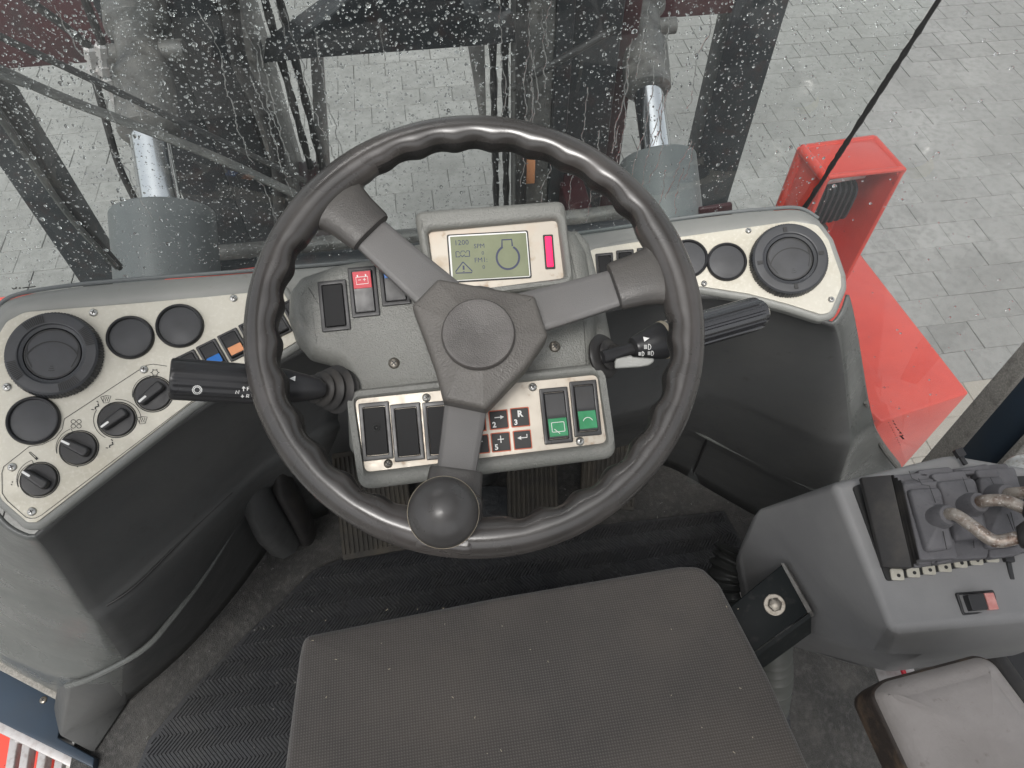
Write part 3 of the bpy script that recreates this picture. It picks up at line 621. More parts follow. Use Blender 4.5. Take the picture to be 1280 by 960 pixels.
# steering column shaft under the pod
# ================================================================ INSTRUMENT POD
PF = Frame(at(600, 540, .70), (0, -.5, .866))
pod = thing('instrument_pod', 'grey instrument pod with display, rocker switches and keypad behind the steering wheel', 'instrument pod', (0, .5, .6))
def Z5(x, y): return (340+x/3.0476, 230+y/3.0484)
sil = [(518, 300), (470, 318), (420, 326), (372, 342), (357, 362), (356, 395), (366, 425), (384, 446), (408, 452), (424, 458), (430, 480), (434, 560), (470, 600), (730, 572), (762, 540), (762, 480), (752, 452), (748, 380), (736, 310), (722, 284), (700, 278), (600, 285)]
poly = rounded([PF.px(*q, 0) for q in sil], .012, 3)
mb = MB(); rings = []
for h, d in ((-.16, .045), (-.10, .022), (-.05, .004), (-.022, -.001)): rings.append([PF.p(a, b, h) for a, b in inset(poly, d)])
for k in range(5):
    t = (k+1)/5*PI/2; rings.append([PF.p(a, b, -.022+.022*math.sin(t)) for a, b in inset(poly, .016*(1-math.cos(t)))])
mb.loft(rings); mb.build('pod_shroud', M['grey'], pod, ang=60)
# right cheek seen behind the display
mb = MB(); cp = rounded([PF.px(*q, -.02) for q in [(700, 290), (722, 284), (738, 300), (756, 370), (766, 420), (770, 470), (740, 470)]], .008, 3)
mb.soft(PF, cp, -.12, -.02, .012, 4); mb.build('side_cheek', M['grey'], pod, ang=60)
# display hood
ho = rounded([PF.px(*q, .026) for q in [(517, 263), (706, 249), (719, 356), (537, 376)]], .009, 5)
hi_ = rounded([PF.px(*q, .022) for q in [(534, 288), (697, 273), (706, 347), (546, 368)]], .005, 5)
mb = MB(); mb.ringp(PF, ho, hi_, -.02, .026, .006, 5); mb.build('display_hood', M['grey'], pod, ang=60)
DH = .016
fp = rounded([PF.px(*q, DH) for q in [(535, 288), (698, 272), (707, 350), (546, 372)]], .005, 4)
mb = MB(); mb.prism(PF, fp, 0, DH); dp = mb.build('display_panel', M['silverW'], pod, ang=40)
def Zd(x, y): return (540+x/7.111, 270+y/7.111)
scr = [Zd(*q) for q in [(128, 172), (855, 118), (885, 545), (165, 600)]]
f, w_, h_ = rectframe(PF, scr, DH+.001)
mb = MB(); mb.soft(f, rrect(w_, h_, .0022, 3), -.002, 0, .0003, 2); mb.build('screen_border', M['ink'], dp)
mb = MB(); mb.flat(f, rrect(w_-.0028, h_-.0028, .0018, 3), .0003); mb.build('white_outline', M['white'], dp)
scrn = [Zd(*q) for q in [(160, 195), (835, 140), (865, 525), (190, 580)]]
f, w_, h_ = rectframe(PF, scrn, DH+.0015)
mb = MB(); mb.flat(f, rrect(w_, h_, .0003, 2), .0001); mb.build('lcd_screen', M['lcd'], dp)
mb = MB(); HH = DH+.0019
def zs(pts, wd=.0007, closed=False): mb.strip(PF, [PF.px(*Zd(*p), HH) for p in pts], wd, HH, closed)
ring_ = [(675+100*math.cos(R(a)), 368-104*math.sin(R(a))) for a in range(118, 423, 8)]
zs([(622, 275), (622, 212), (708, 208), (714, 268)], .0015); zs(ring_, .0020)
zs([(275, 408), (356, 488), (355, 503), (212, 508), (212, 492), (275, 408)], .0011); zs([(280, 440), (282, 478)], .0018); zs([(282, 490), (283, 496)], .0018)
zs([(212, 318), (215, 365), (248, 362), (250, 345), (270, 362), (275, 358), (290, 345), (292, 360), (335, 358), (332, 310)], .0009); zs([(212, 318), (235, 315), (250, 335), (262, 312), (285, 310), (300, 328), (310, 308), (332, 310)], .0007)
tf = Frame(PF.p(0, 0, 0), PF.N, f.V)
def txt(s, X, Y, size, b=0):
    q = PF.P(*Zd(X, Y), HH); d = q-tf.O; mb.text(tf, s, size, d.dot(tf.U), d.dot(tf.V), HH, b)
txt('1200', 262, 238, .0072); txt('SPM', 420, 268, .0062); txt('0', 452, 330, .0052); txt('FM1:', 435, 392, .0066); txt('0', 460, 455, .0055)
mb.build('screen_graphics', M['lcdink'], dp)
f, w_, h_ = rectframe(PF, [Zd(*q) for q in [(990, 172), (1070, 168), (1092, 462), (1014, 468)]], DH+.001)
mb = MB(); mb.soft(f, rrect(w_*1.14, h_*1.04, .0012, 3), -.001, 0, .0003, 2); i_ = mb.build('warning_light', M['ink'], dp)
mb = MB(); mb.soft(f, rrect(w_*.74, h_*.92, .001, 3), 0, .001, .0005, 2); mb.build('lit_lens', M['magenta'], i_)
# upper left switches
sw = lambda q: [Z5(*p) for p in q]
rocker(pod, PF, sw([(172, 372), (280, 362), (300, 552), (190, 565)]), -.001, blank=True)
def batt(L, f, a, b):
    c = MB(); c.strip(f, [(-a*.6, b*.35), (a*.6, b*.35), (a*.6, -b*.5), (-a*.6, -b*.5)], .0006, .0008, True)
    for s in (-1, 1): c.strip(f, [(s*a*.42, b*.38), (s*a*.42, b*.62)], .0012, .0008)
    c.strip(f, [(-a*.4, 0), (-a*.1, 0)], .0005, .0008); c.strip(f, [(a*.1, 0), (a*.4, 0)], .0005, .0008); c.strip(f, [(a*.25, -b*.2), (a*.25, b*.2)], .0005, .0008)
    c.build('battery_symbol', M['white'], L.parent)
rocker(pod, PF, sw([(287, 318), (392, 311), (412, 500), (305, 508)]), -.001, lens='redlens', low=False, symbol=batt)
def lines(L, f, a, b):
    c = MB()
    for k in range(4): c.strip(f, [(-a*.6, b*(-.5+.33*k)), (a*.1, b*(-.5+.33*k))], .0007, .0008)
    c.strip(f, [(a*.3, -b*.6), (a*.3, b*.6)], .0007, .0008)
    c.build('work_light_symbol', M['white'], L.parent)
rocker(pod, PF, sw([(402, 285), (512, 270), (530, 455), (420, 465)]), -.001, lens='blue', low=False, symbol=lines)
for x, y in ((465, 683), (1077, 620)): screw(pod, PF, *Z5(x, y), 0, .0056, 'dark_steel')
# lower bezel
lo = rounded([PF.px(*q, .016) for q in [(430, 488), (755, 452), (773, 572), (448, 613)]], .014, 5)
li = rounded([PF.px(*q, .014) for q in [(443, 499), (747, 468), (759, 553), (456, 590)]], .006, 5)
mb = MB(); mb.ringp(PF, lo, li, -.05, .016, .007, 5); mb.build('switch_bezel', M['grey'], pod, ang=60)
BH = .010
fp = rounded([PF.px(*q, BH) for q in [(443, 498), (748, 467), (760, 555), (456, 592)]], .006, 4)
mb = MB(); mb.prism(PF, fp, -.01, BH); sp = mb.build('switch_panel', M['silverW'], pod, ang=40)
def Z7(x, y): return (430+x/3.7647, 460+y/3.7647)
z7 = lambda q: [Z7(*p) for p in q]
s0, f0, w0, h0 = rocker(pod, PF, z7([(65, 168), (210, 154), (232, 425), (90, 440)]), BH-.001, blank=True)
mb = MB(); mb.lathe(f0.sub(.001, .003, .0006), [(.0036, 0), (.0034, .0008), (.0022, .0012), (.0001, -.0005)], 18); mb.build('plug_button', M['ink'], s0)
rocker(pod, PF, z7([(214, 172), (358, 160), (380, 428), (240, 445)]), BH-.001, blank=True)
rocker(pod, PF, z7([(366, 164), (510, 148), (532, 420), (390, 436)]), BH-.001, blank=True)
def wiper_sym(L, f, a, b):
    c = MB(); c.strip(f, rrect(a*1.25, b*1.05, .001, 3), .0006, .0008, True); c.strip(f, [(-a*.4, -b*.2), (a*.1, -b*.75)], .0006, .0009); c.build('wiper_symbol', M['white'], L.parent)
def washer_sym(L, f, a, b):
    c = MB(); c.strip(f, arc(0, -b*.3, a*.5, .3, PI-.3, 10), .0006, .0008); c.build('washer_symbol', M['white'], L.parent)
rocker(pod, PF, z7([(918, 98), (1052, 86), (1080, 348), (946, 362)]), BH, lens='green', symbol=wiper_sym)
rocker(pod, PF, z7([(1060, 66), (1188, 52), (1214, 312), (1088, 326)]), BH, lens='green', symbol=washer_sym)
for (x, y), r_ in (((388, 140), .0042), ((208, 450), .0042), ((888, 90), .0042), ((1110, 345), .0042)): screw(sp, PF, *Z7(x, y), BH, r_, 'dark_steel' if x == 208 else 'steel', random.uniform(0, 1.5)) 
keys = {'1': [(575, 214), (660, 205), (668, 293), (584, 300)], '2': [(682, 206), (765, 197), (774, 280), (690, 290)], '3': [(784, 193), (866, 186), (874, 270), (792, 277)],
        '4': [(595, 322), (676, 314), (684, 396), (604, 405)], '5': [(693, 310), (776, 302), (785, 386), (700, 395)], 'E': [(797, 300), (875, 292), (884, 375), (804, 383)]}
for k, q in keys.items():
    f, w_, h_ = rectframe(PF, z7(q), BH+.0005)
    mb = MB(); mb.soft(f, rrect(w_*1.09, h_*1.09, .0012, 3), -.0006, .0, .0002, 2); kk = mb.build('keypad_key', M['red_print'], sp)
    mb = MB(); mb.soft(f, rrect(w_*.97, h_*.97, .0008, 3), -.0003, .0010, .0004, 2); mb.build('key_face', M['ink'], kk)
    mb = MB(); hh = .0013; a, b = w_/2, h_/2
    if k in '12345': mb.text(f, k, .0072, -a*.55, -b*.55, hh, .00022)
    if k == '2': mb.strip(f, [(-a*.45, b*.25), (a*.3, b*.25)], .0009, hh); mb.flat(f, [(a*.2, b*.48), (a*.62, b*.25), (a*.2, b*.02)], hh)
    if k == '3': mb.text(f, 'R', .0085, 0, b*.35, hh, .0003)
    if k == '5': mb.strip(f, [(-a*.35, b*.3), (a*.35, b*.3)], .0009, hh); mb.strip(f, [(0, -b*.1), (0, b*.7)], .0009, hh)
    if k == '4': mb.strip(f, [(-a*.3, b*.3), (a*.35, b*.3)], .0009, hh)
    if k == '1': mb.strip(f, [(-a*.2, b*.25), (a*.45, b*.25)], .0009, hh); mb.flat(f, [(-a*.2, b*.48), (-a*.6, b*.25), (-a*.2, b*.02)], hh)
    if k == 'E': mb.strip(f, [(a*.55, b*.6), (a*.55, b*.22), (-a*.2, b*.22)], .0009, hh); mb.flat(f, [(-a*.15, b*.45), (-a*.6, b*.22), (-a*.15, 0)], hh)
    mb.build('key_legend', M['white'], kk)
mb = MB(); mb.tube([PF.p(0, .02, -.08), Vector((0, .62, .40)), Vector((0, .74, .02))], .055, 24); mb.build('column_tube', M['trim'], pod)

# ================================================================ STEERING WHEEL
WF = Frame((0, .413, .842), (-.0188, -.398, .917))
wh = thing('steering_wheel', 'black three-spoke steering wheel with scalloped rim and spinner knob', 'steering wheel', WF.O)
def pol(x, y, h=0): u, v = WF.px(x, y, h); return math.atan2(v, u), math.hypot(u, v)
sa = [pol(412, 245)[0], pol(812, 345)[0], pol(567, 610)[0]]
Rm, rr = .1835, .0168
NA = 540; NS = 28; rings = []
def adiff(a, b): return abs((a-b+PI) % (2*PI)-PI)
for k in range(NA):
    t = 2*PI*k/NA; ds = min(adiff(t, s) for s in sa)
    fade = max(0, min(1, (ds-.22)/.12)); g = fade*(.5-.5*math.cos(t*32+.6))
    ring = []
    for j in range(NS):
        a = 2*PI*j/NS; inner = max(0, -math.cos(a)); low = math.sin(a)
        r_ = rr*(1-.24*inner**2.0*g*(1.15-.15*low)-.06*inner**2.0*fade)
        if low < 0: r_ *= 1-.06*abs(low)
        rad = Rm+r_*math.cos(a)*1.0; ring.append(WF.p(rad*math.cos(t), rad*math.sin(t), r_*math.sin(a)))
    rings.append(ring)
rings.append(rings[0]); mb = MB(); mb.loft(rings, False, False); rim = mb.build('rim', M['rim'], wh, ang=75)
# grained finger-grip band on the inner side of the rim: a strip of its own standing just proud
for (t0, t1) in ((sa[1]+.28, sa[0]-.28), (sa[0]+.28, sa[2]+2*PI-.28), (sa[2]+.28, sa[1]-.28)):
    mb = MB(); rings = []; n = max(20, int((t1-t0)/.012))
    for k in range(n+1):
        t = t0+(t1-t0)*k/n; ds = min(adiff(t, s) for s in sa); fade = max(0, min(1, (ds-.22)/.12)); g = fade*(.5-.5*math.cos(t*32+.6)); ring = []
        for j in range(13):
            a = R(148+ (272-148)*j/12); inner = max(0, -math.cos(a)); low = math.sin(a)
            r_ = rr*(1-.24*inner**2.0*g*(1.15-.15*low)-.06*inner**2.0*fade)
            if low < 0: r_ *= 1-.06*abs(low)
            e = .00035*math.sin(PI*j/12)**.4*min(1, k/6, (n-k)/6); rad = Rm+(r_+e)*math.cos(a); ring.append(WF.p(rad*math.cos(t), rad*math.sin(t), (r_+e)*math.sin(a)))
        rings.append(ring)
    mb.loft(rings, False, False, closed=False); mb.build('finger_grip', M['rimgrip'], wh, ang=75)
HUBH = -.012
for i, a in enumerate(sa):
    c, s = math.cos(a), math.sin(a)
    g = Frame(WF.O, WF.N, WF.U*c+WF.V*s)     # V = outwards along the spoke
    w0_ = .0185 if i < 2 else .0175
    mb = MB(); mb.loft([[g.p(-wd, r_, h-.007), g.p(wd, r_, h-.007), g.p(wd, r_, h-.001), g.p(wd*.72, r_, h+.001), g.p(-wd*.72, r_, h+.001), g.p(-wd, r_, h-.001)] for r_, h, wd in ((.04, -.010, w0_*1.12), (.10, -.008, w0_), (.145, -.004, w0_*.93), (.172, .0, w0_*.93))])
    mb.build('spoke', M['spoke'], wh, bev=.0012, seg=2)
    # leather cuff where the spoke meets the rim, flaring into the rim
    mb = MB(); rings = []
    for q, (r_, wd, hh) in enumerate(((.128, .0215, .0075), (.130, .0225, .0085), (.150, .024, .0105), (.163, .0265, .0115), (.172, .033, .0125), (.182, .042, .0115))):
        ring = []
        for j in range(20):
            t = 2*PI*j/20; cx, cy = math.cos(t), math.sin(t)
            sq = (abs(cx)**3+abs(cy)**3)**(-1/3) if q < 4 else (abs(cx)**2.3+abs(cy)**2.3)**(-1/2.3)
            dv = -.0016*q*(abs(cx)**2)*q*.0
            xx = cx*sq*wd; ring.append(g.p(xx, r_ if q < 4 else math.sqrt(max(1e-6, r_*r_-xx*xx)), -.003+cy*sq*hh))
        rings.append(ring)
    mb.loft(rings, True, True); mb.build('spoke_cuff', M['cuff'], wh, ang=60)
hubpx = [Z5(*q) for q in [(632, 362), (1002, 428), (1052, 580), (965, 705), (815, 862), (652, 828), (618, 700), (575, 580), (532, 465)]]
HT = .014
hp = rounded([WF.px(*q, HT-.006) for q in hubpx], .005, 4)
mb = MB(); rings = [[WF.p(a, b, -.014) for a, b in hp], [WF.p(a, b, HT-.008) for a, b in hp]]
for k in range(1, 6):
    t = k/5*PI/2; rings.append([WF.p(a, b, HT-.008+.006*math.sin(t)) for a, b in inset(hp, .005*(1-math.cos(t)))])
cu, cv = WF.px(*Z5(785, 572), HT)
for q, h in ((.6, HT+.0005), (.3, HT+.002)): rings.append([WF.p(cu+(a-cu)*(q*.95+.0), cv+(b-cv)*(q*.95), h) for a, b in hp])
mb.loft(rings); mb.build('hub_pad', M['pad'], wh, ang=50)
f = WF.at(*Z5(786, 570), HT+.006)
cr = .0313
mb = MB(); mb.lathe(f, [(cr*.97, -.010), (cr, -.002), (cr*.985, .0005), (cr*.95, .0018), (cr*.85, .0020), (cr*.3, .0008), (.0001, .0004)], 72); mb.build('hub_cap', mat('hub_cap_plastic', (.10, .093, .088), .42, noise=[(30, (.06, .055, .052), .4, .7)], bump=[('cell', 1100, .0003, .5)]), wh, ang=45)
# spinner knob
kf = Frame(at(554, 640, .555), WF.N*.55+(CAM-at(554, 640, .555)).normalized()*.45)
kr = .0275
mb = MB(); pr_ = [(kr*.55, -.030), (kr*.75, -.016), (kr*.97, -.009), (kr, -.004)]
mb.lathe(kf, pr_+[(kr*math.cos(t), -.003+.019*math.sin(t)) for t in [PI/2*k/10 for k in range(11)][:-1]]+[(.0001, .016)], 56); kn = mb.build('spinner_knob', M['knobw'], wh, ang=60)
mb = MB(); mb.lathe(kf, [(kr*1.000, -.0032), (kr*1.012, -.0024), (kr*1.000, -.0016)], 72, cap=False); mb.build('knob_ring', M['cream'], kn)
kp = WF.px(567, 600, .012); a = sa[2]
g = Frame(WF.O, WF.N, WF.U*math.cos(a)+WF.V*math.sin(a))
mb = MB(); mb.soft(g, rrect(.052, .05, .01, 4, cy=.172), -.014, .0165, .008, 4); mb.build('knob_clamp', M['rim'], wh, ang=60)
# column boss under hub
mb = MB(); mb.lathe(WF, [(.034, -.09), (.034, -.02), (.04, -.014)], 32); mb.build('column_boss', M['black'], wh)

# ================================================================ CONTROL STALKS
def stalk_axis(p0, p1): # frame with N along the stalk
    p0, p1 = Vector(p0), Vector(p1); return Frame(p0, p1-p0, (0, 0, 1)), (p1-p0).length
ls = thing('control_stalk', 'fat black direction selector stalk with N and R marks left of the wheel', 'control stalk', at(395, 487, .66))
P0, P1 = at(398, 486, .655), at(212, 473, .605)
f, L = stalk_axis(P0, P1)
r1 = .0172
mb = MB(); fl = lambda r, h, t: (-.0011 if (r > r1*.97 and math.cos(t*12) > .5 and .045 < h < L-.004 and math.sin(t-.0) > -.2) else 0)
mb.lathe(f, [(.0055, -.006), (.0095, .0), (.0125, .012), (.0155, .028), (r1*.96, .040), (r1, .044), (r1, .047), (r1*1.02, L*.55), (r1*1.04, L-.004), (r1*1.0, L-.001), (r1*.9, L), (.0001, L)], 96, mod=fl)
st = mb.build('stalk_grip', M['black'], ls, ang=30)
mb = MB(); bf, bl = stalk_axis(at(386, 486, .66), at(432, 487, .70))
pr_ = []
for k in range(4):
    h = .002+k*.0095; rr_ = .010+.0030*k+.0018; pr_ += [(rr_*.72, h), (rr_*.95, h+.0012), (rr_*1.12, h+.004), (rr_*.95, h+.0068), (rr_*.72, h+.008)]
mb.lathe(bf, [(.006, 0)]+pr_+[(.02, .045)], 36); mb.build('bellows', M['rubber'], ls, ang=60)
# print on the stalk: facing the camera
def on_cyl(f, r, L, x, y):
    """point of the cylinder nearest the camera ray through x,y"""
    d = ray(x, y).normalized(); A = f.N; w0 = CAM-f.O; dp = d-A*d.dot(A); wp = w0-A*w0.dot(A)
    a = dp.dot(dp); b = 2*dp.dot(wp); c = wp.dot(wp)-r*r; disc = max(0, b*b-4*a*c); return CAM+d*((-b-math.sqrt(disc))/(2*a))
def cyl_strip(mb, f, r, pts, wd, closed=False):
    P = [on_cyl(f, r, 0, *p) for p in pts]; m = len(P)
    if closed: P.append(P[0]); m += 1
    vs = []; 
    for i, p in enumerate(P):
        t = (P[min(m-1, i+1)]-P[max(0, i-1)]).normalized(); nn = p-f.O; nn = (nn-f.N*nn.dot(f.N)).normalized(); sdir = t.cross(nn)
        vs += [p+sdir*wd/2+nn*.0002, p-sdir*wd/2+nn*.0002]
    mb.add(vs, [(2*i, 2*i+2, 2*i+3, 2*i+1) for i in range(m-1)])
def Zk(x, y): return (180+x/4.7407, 380+y/4.7333)
mb = MB(); rp = r1*1.045
gear = []
for k in range(32): rad = (26 if k % 2 else 31); t = 2*PI*k/32; gear.append(Zk(315+rad*math.cos(t)*.95, 508+rad*math.sin(t)*.85))
cyl_strip(mb, f, rp, gear, .0007, True); cyl_strip(mb, f, rp, [Zk(315+19*math.cos(k/12*2*PI), 508+17*math.sin(k/12*2*PI)) for k in range(12)], .0006, True)
for seg in ([(543, 530), (546, 512), (560, 530), (564, 510)], [(590, 515), (590, 490)], [(582, 500), (590, 488), (600, 500)], [(583, 535), (583, 552)], [(575, 543), (583, 553), (592, 543)],
            [(606, 552), (610, 534), (622, 536), (620, 544), (608, 544), (622, 552)], [(612, 512), (612, 492), (626, 490)], [(612, 501), (622, 501)]):
    cyl_strip(mb, f, rp, [Zk(*q) for q in seg], .0008)
mb.build('printed_marks', M['white'], ls)
mb = MB(); tri = [on_cyl(f, .0150, 0, *Zk(*q)) for q in [(862, 440), (898, 425), (895, 457)]]; tri = [p+(CAM-p).normalized()*.0015 for p in tri]; mb.add(tri, [(0, 1, 2)]); mb.build('arrow_mark', M['white'], ls)

rs = thing('control_stalk', 'glossy ribbed black lamp and wiper stalk right of the wheel', 'control stalk', at(770, 445, .70))
P0, P1 = at(776, 440, .70), at(948, 391, .745)
f, L = stalk_axis(P0, P1); r2 = .0175
mb = MB(); mb.lathe(f, [(.0062, -.02), (.0062, .012), (.0105, .014), (.0115, .016), (.0185, .044), (.0185, .046)], 48); mb.build('stalk_neck', M['black'], rs, ang=35)
mb = MB(); mb.lathe(f, [(.0186, .046), (.0192, .047), (.0192, .0495), (.0186, .0505)], 48); mb.build('cream_ring', M['cream'], rs, ang=35)
fl = lambda r, h, t: (-.0013 if (r > .0165 and math.cos(t*14) > .1 and h > .075 and h < L-.006) else 0)
glossy = mat('glossy_stalk_plastic', (.016, .016, .018), .14, spec=.8, coat=1, grain=(40, .05), noise=[(500, (.04, .04, .04), .66, .8)])
mb = MB(); mb.lathe(f, [(.0182, .0505), (.0182, .070), (.0175, .072), (.0176, .076), (.0178, L-.008), (.0172, L-.003), (.015, L-.001), (.0128, L), (.0128, L+.004), (.011, L+.006), (.0001, L+.0065)], 112, mod=fl); mb.build('stalk_grip', glossy, rs, ang=30)
bf, bl = stalk_axis(at(752, 446, .715), at(775, 440, .70))
mb = MB(); mb.lathe(bf, [(.021, 0), (.0225, .003), (.0205, .006), (.014, .007), (.0155, .010), (.0135, .013), (.009, .014), (.0085, .02)], 36); mb.build('bellows', M['rubber'], rs, ang=60)
fr = Frame(at(790, 455, .69), (CAM-at(790, 455, .69)))
lp = [fr.px(*q, 0) for q in [(768, 452), (770, 448), (788, 444), (792, 446), (818, 448), (817, 453), (811, 457), (800, 459), (768, 461)]]
mb = MB(); mb.soft(fr, rounded(lp, .0015, 2), -.008, 0, .0015, 2); mb.build('paddle_lever', M['greyL'], rs, ang=50)
mb = MB()
def Zr(x, y): return (740+x/5.818, 380+y/5.818)
fn = f
def cone_strip(pts, wd, closed=False): cyl_strip(mb, f, .0165, [Zr(*p) for p in pts], wd, closed)
for ox, oy, s_ in ((405, 312, 1), (360, 362, .8), (428, 358, .85)):
    cone_strip([(ox+s_*(5+18*math.cos(R(a))), oy+s_*20*math.sin(R(a))) for a in range(-90, 91, 30)]+[(ox+5*s_, oy+20*s_), (ox+5*s_, oy-20*s_)], .0006)
    for d in (-12, -4, 4, 12): cone_strip([(ox-28*s_, oy+d*s_), (ox-4*s_, oy+d*s_)], .0005)
mb.build('printed_symbols', M['white'], rs)
mb = MB(); tri = [on_cyl(f, .0168, 0, *Zr(*q)) for q in [(372, 238), (418, 248), (380, 275)]]; tri = [p+(CAM-p).normalized()*.001 for p in tri]; mb.add(tri, [(0, 1, 2)]); mb.build('arrow_mark', M['white'], rs)

# ================================================================ SEAT
seat = thing('driver_seat', 'grey-brown woven fabric driver seat cushion dotted with crumbs', 'seat', (.02, .05, .35))
SF = Frame((0, 0, .53), (.0, .10, 1))
spx = [(374, 786), (392, 779), (620, 737), (850, 698), (880, 698), (905, 722), (968, 840), (1025, 965), (1075, 1090), (330, 1090), (348, 960), (368, 812)]
spx = spx[:1]+spx[2:]
sp_ = rounded([SF.px(*q, 0) for q in spx], .024, 8)
mb = MB(); rings = [[SF.p(a, b, -.10) for a, b in inset(sp_, .012)], [SF.p(a, b, -.03) for a, b in inset(sp_, -.0)]]
for k in range(1, 8):
    t = k/7*PI/2; rings.append([SF.p(a, b, -.03+.022*math.sin(t)) for a, b in inset(sp_, .014*(1-math.cos(t)))])
c0 = Vector(SF.px(660, 900, 0)); base = inset(sp_, .014)
for q in (.94, .88, .8, .7, .6, .5, .4, .3, .2, .1, .02): rings.append([SF.p(c0.x+(a-c0.x)*q, c0.y+(b-c0.y)*q, -.008+.009*(1-q*q)+.0012*math.sin(9*(c0.x+(a-c0.x)*q)+3*q)) for a, b in base])
mb.loft(rings); mb.build('seat_cushion', M['fabric'], seat, ang=70)
mb = MB(); mb.box(Frame((.02, .0, .0), (0, 0, 1)), -.17, .17, -.22, .14, .05, .38); mb.build('seat_base', M['trim'], seat, bev=.02)

# ================================================================ ARMREST CONSOLE (right)
ac = thing('armrest_console', 'grey armrest control console with rubber lever boot and rocker switch at right', 'armrest console', (.45, .25, .4))
V = [(1040, 604, .655), (1188, 566, .665), (1330, 590, .665), (1330, 770, .645), (1112, 792, .625), # 0-4 top
     (948, 632, .50), (922, 690, .42), (932, 752, .38), (1000, 792, .41), (1100, 816, .50), (1140, 826, .54), (1330, 800, .60)]
Vw = [az(*v) for v in V]
lowz = [Vector((p.x+.02, p.y+.01, p.z-.10)) for p in Vw]
mb = MB(); mb.v = [Vector(p) for p in Vw]+[lowz[i] for i in (1, 2, 5, 6, 7, 8, 9, 10, 11)]
# indices of low: 1->12,2->13,5->14,6->15,7->16,8->17,9->18,10->19,11->20
mb.f = [(0, 4, 3, 2, 1), (0, 5, 6, 7, 8, 9, 4), (4, 9, 10, 11, 3), (0, 1, 12, 14, 5), (1, 2, 13, 12), (5, 14, 15, 6), (6, 15, 16, 7), (7, 16, 17, 8), (8, 17, 18, 9), (9, 18, 19, 10), (10, 19, 20, 11), (2, 3, 11, 20, 13), (12, 13, 20, 19, 18, 17, 16, 15, 14)]
mb.build('console_body', M['console'], ac, bev=.009, seg=4, ang=14)
AF = Frame(Vw[0], (Vw[4]-Vw[0]).cross(Vw[2]-Vw[0]) if (Vw[4]-Vw[0]).cross(Vw[2]-Vw[0]).z > 0 else (Vw[2]-Vw[0]).cross(Vw[4]-Vw[0]))
def Za(x, y): return (1040+x/4.3625, 560+y/4.3636)
mb = MB(); mb.prism(AF, rounded([AF.px(*Za(*q), .002) for q in [(112, 212), (160, 195), (1110, 150), (1110, 575), (300, 728)]], .004, 3), -.003, .0025); mb.build('boot_opening', M['ink'], ac, ang=40)
def slab(quad, h0, h1, name='boot_fold', m='boot', r=.004, b=.002):
    mb = MB(); mb.soft(AF, rounded([AF.px(*Za(*q), h1) for q in quad], r, 3), h0, h1, b, 3); return mb.build(name, M[m], boot, ang=50)
boot = MB().lathe(AF.at(*Za(600, 400), 0), [(.03, -.02), (.03, .003)], 16).build('lever_boot', M['boot'], ac)
mb = MB(); wl = [AF.P(*Za(*q), h) for q, h in (((158, 160), .018), ((322, 145), .034), ((440, 655), .020), ((278, 650), .006))]; mb.loft([[p-AF.N*.006 for p in wl], wl]); mb.build('boot_side_flap', M['rubber'], boot, bev=.001)
for k in range(3):
    tp = (322+20*k, 148+14*k); bt = (436+14*k, 652-20*k); hh = .030+.003*k
    mb = MB(); wl = [AF.P(*Za(*q), h) for q, h in ((tp, hh), ((tp[0]+15, tp[1]-2), hh+.003), ((bt[0]+13, bt[1]-4), hh-.006), (bt, hh-.010))]; mb.loft([[p-AF.N*.03 for p in wl], wl]); mb.build('boot_pleat', M['rubber'], boot, bev=.0012)
slab([(330, 150), (960, 80), (1110, 560), (440, 655)], -.002, .010); slab([(345, 170), (1000, 100), (1120, 560), (470, 640)], .008, .016)
tabs = [[(465, 118), (640, 100), (700, 150), (480, 165)], [(660, 118), (850, 82), (880, 130), (700, 150)], [(530, 140), (720, 120), (760, 190), (590, 200)], [(330, 148), (520, 128), (560, 200), (350, 210)], [(380, 180), (590, 160), (620, 230), (400, 240)], [(780, 118), (905, 110), (930, 160), (800, 165)]]
for i, q in enumerate(tabs): slab(q, .010, .022+.003*(i % 3), 'boot_fold')
slab([(385, 190), (610, 175), (690, 600), (480, 612)], .012, .030)
slab([(660, 500), (870, 485), (850, 600), (640, 610)], .012, .024); slab([(850, 550), (1020, 530), (1040, 580), (860, 605)], .012, .022); slab([(600, 560), (760, 545), (760, 590), (560, 640)], .010, .020)
cells = [([(432, 212), (608, 200), (688, 540), (535, 560)], .042, (590, 370)), ([(590, 170), (800, 148), (880, 480), (690, 500)], .040, (765, 305)), ([(820, 150), (950, 140), (1050, 520), (860, 545)], .036, (930, 260))]
for q, h, cc in cells:
    mb = MB(); top = [AF.px(*Za(*p), h) for p in q]; c = Vector(AF.px(*Za(*cc), h)); r0 = rounded(top, .005, 3)
    rings = [[AF.p(a, b, .012) for a, b in r0], [AF.p(a, b, h-.010) for a, b in r0], [AF.p(a, b, h-.007) for a, b in inset(r0, .001)]]
    for k, hh in ((.9, h-.0055), (.55, h-.001), (.28, h+.004)): rings.append([AF.p(c.x+(a-c.x)*k, c.y+(b-c.y)*k, hh) for a, b in r0])
    mb.loft(rings); ce = mb.build('boot_cell', M['boot'], boot, ang=50)
    # moulding seam across the fold
seams = MB()
for q, h in (([(420, 125), (435, 165), (520, 205)], .0285), ([(470, 165), (490, 200), (530, 205), (575, 325)], .0435), ([(600, 430), (625, 552)], .0425), ([(712, 160), (750, 265)], .0415), ([(862, 160), (905, 240)], .0375), ([(955, 360), (990, 450)], .0385), ([(1000, 450), (975, 350)], .0385), ([(540, 612), (545, 645)], .018), ([(735, 555), (745, 590)], .0225), ([(770, 500), (775, 545)], .0265)):
    seams.strip(AF, [AF.px(*Za(*p), h) for p in q], .0008, h)
seams.build('boot_seam', M['ink'], boot)
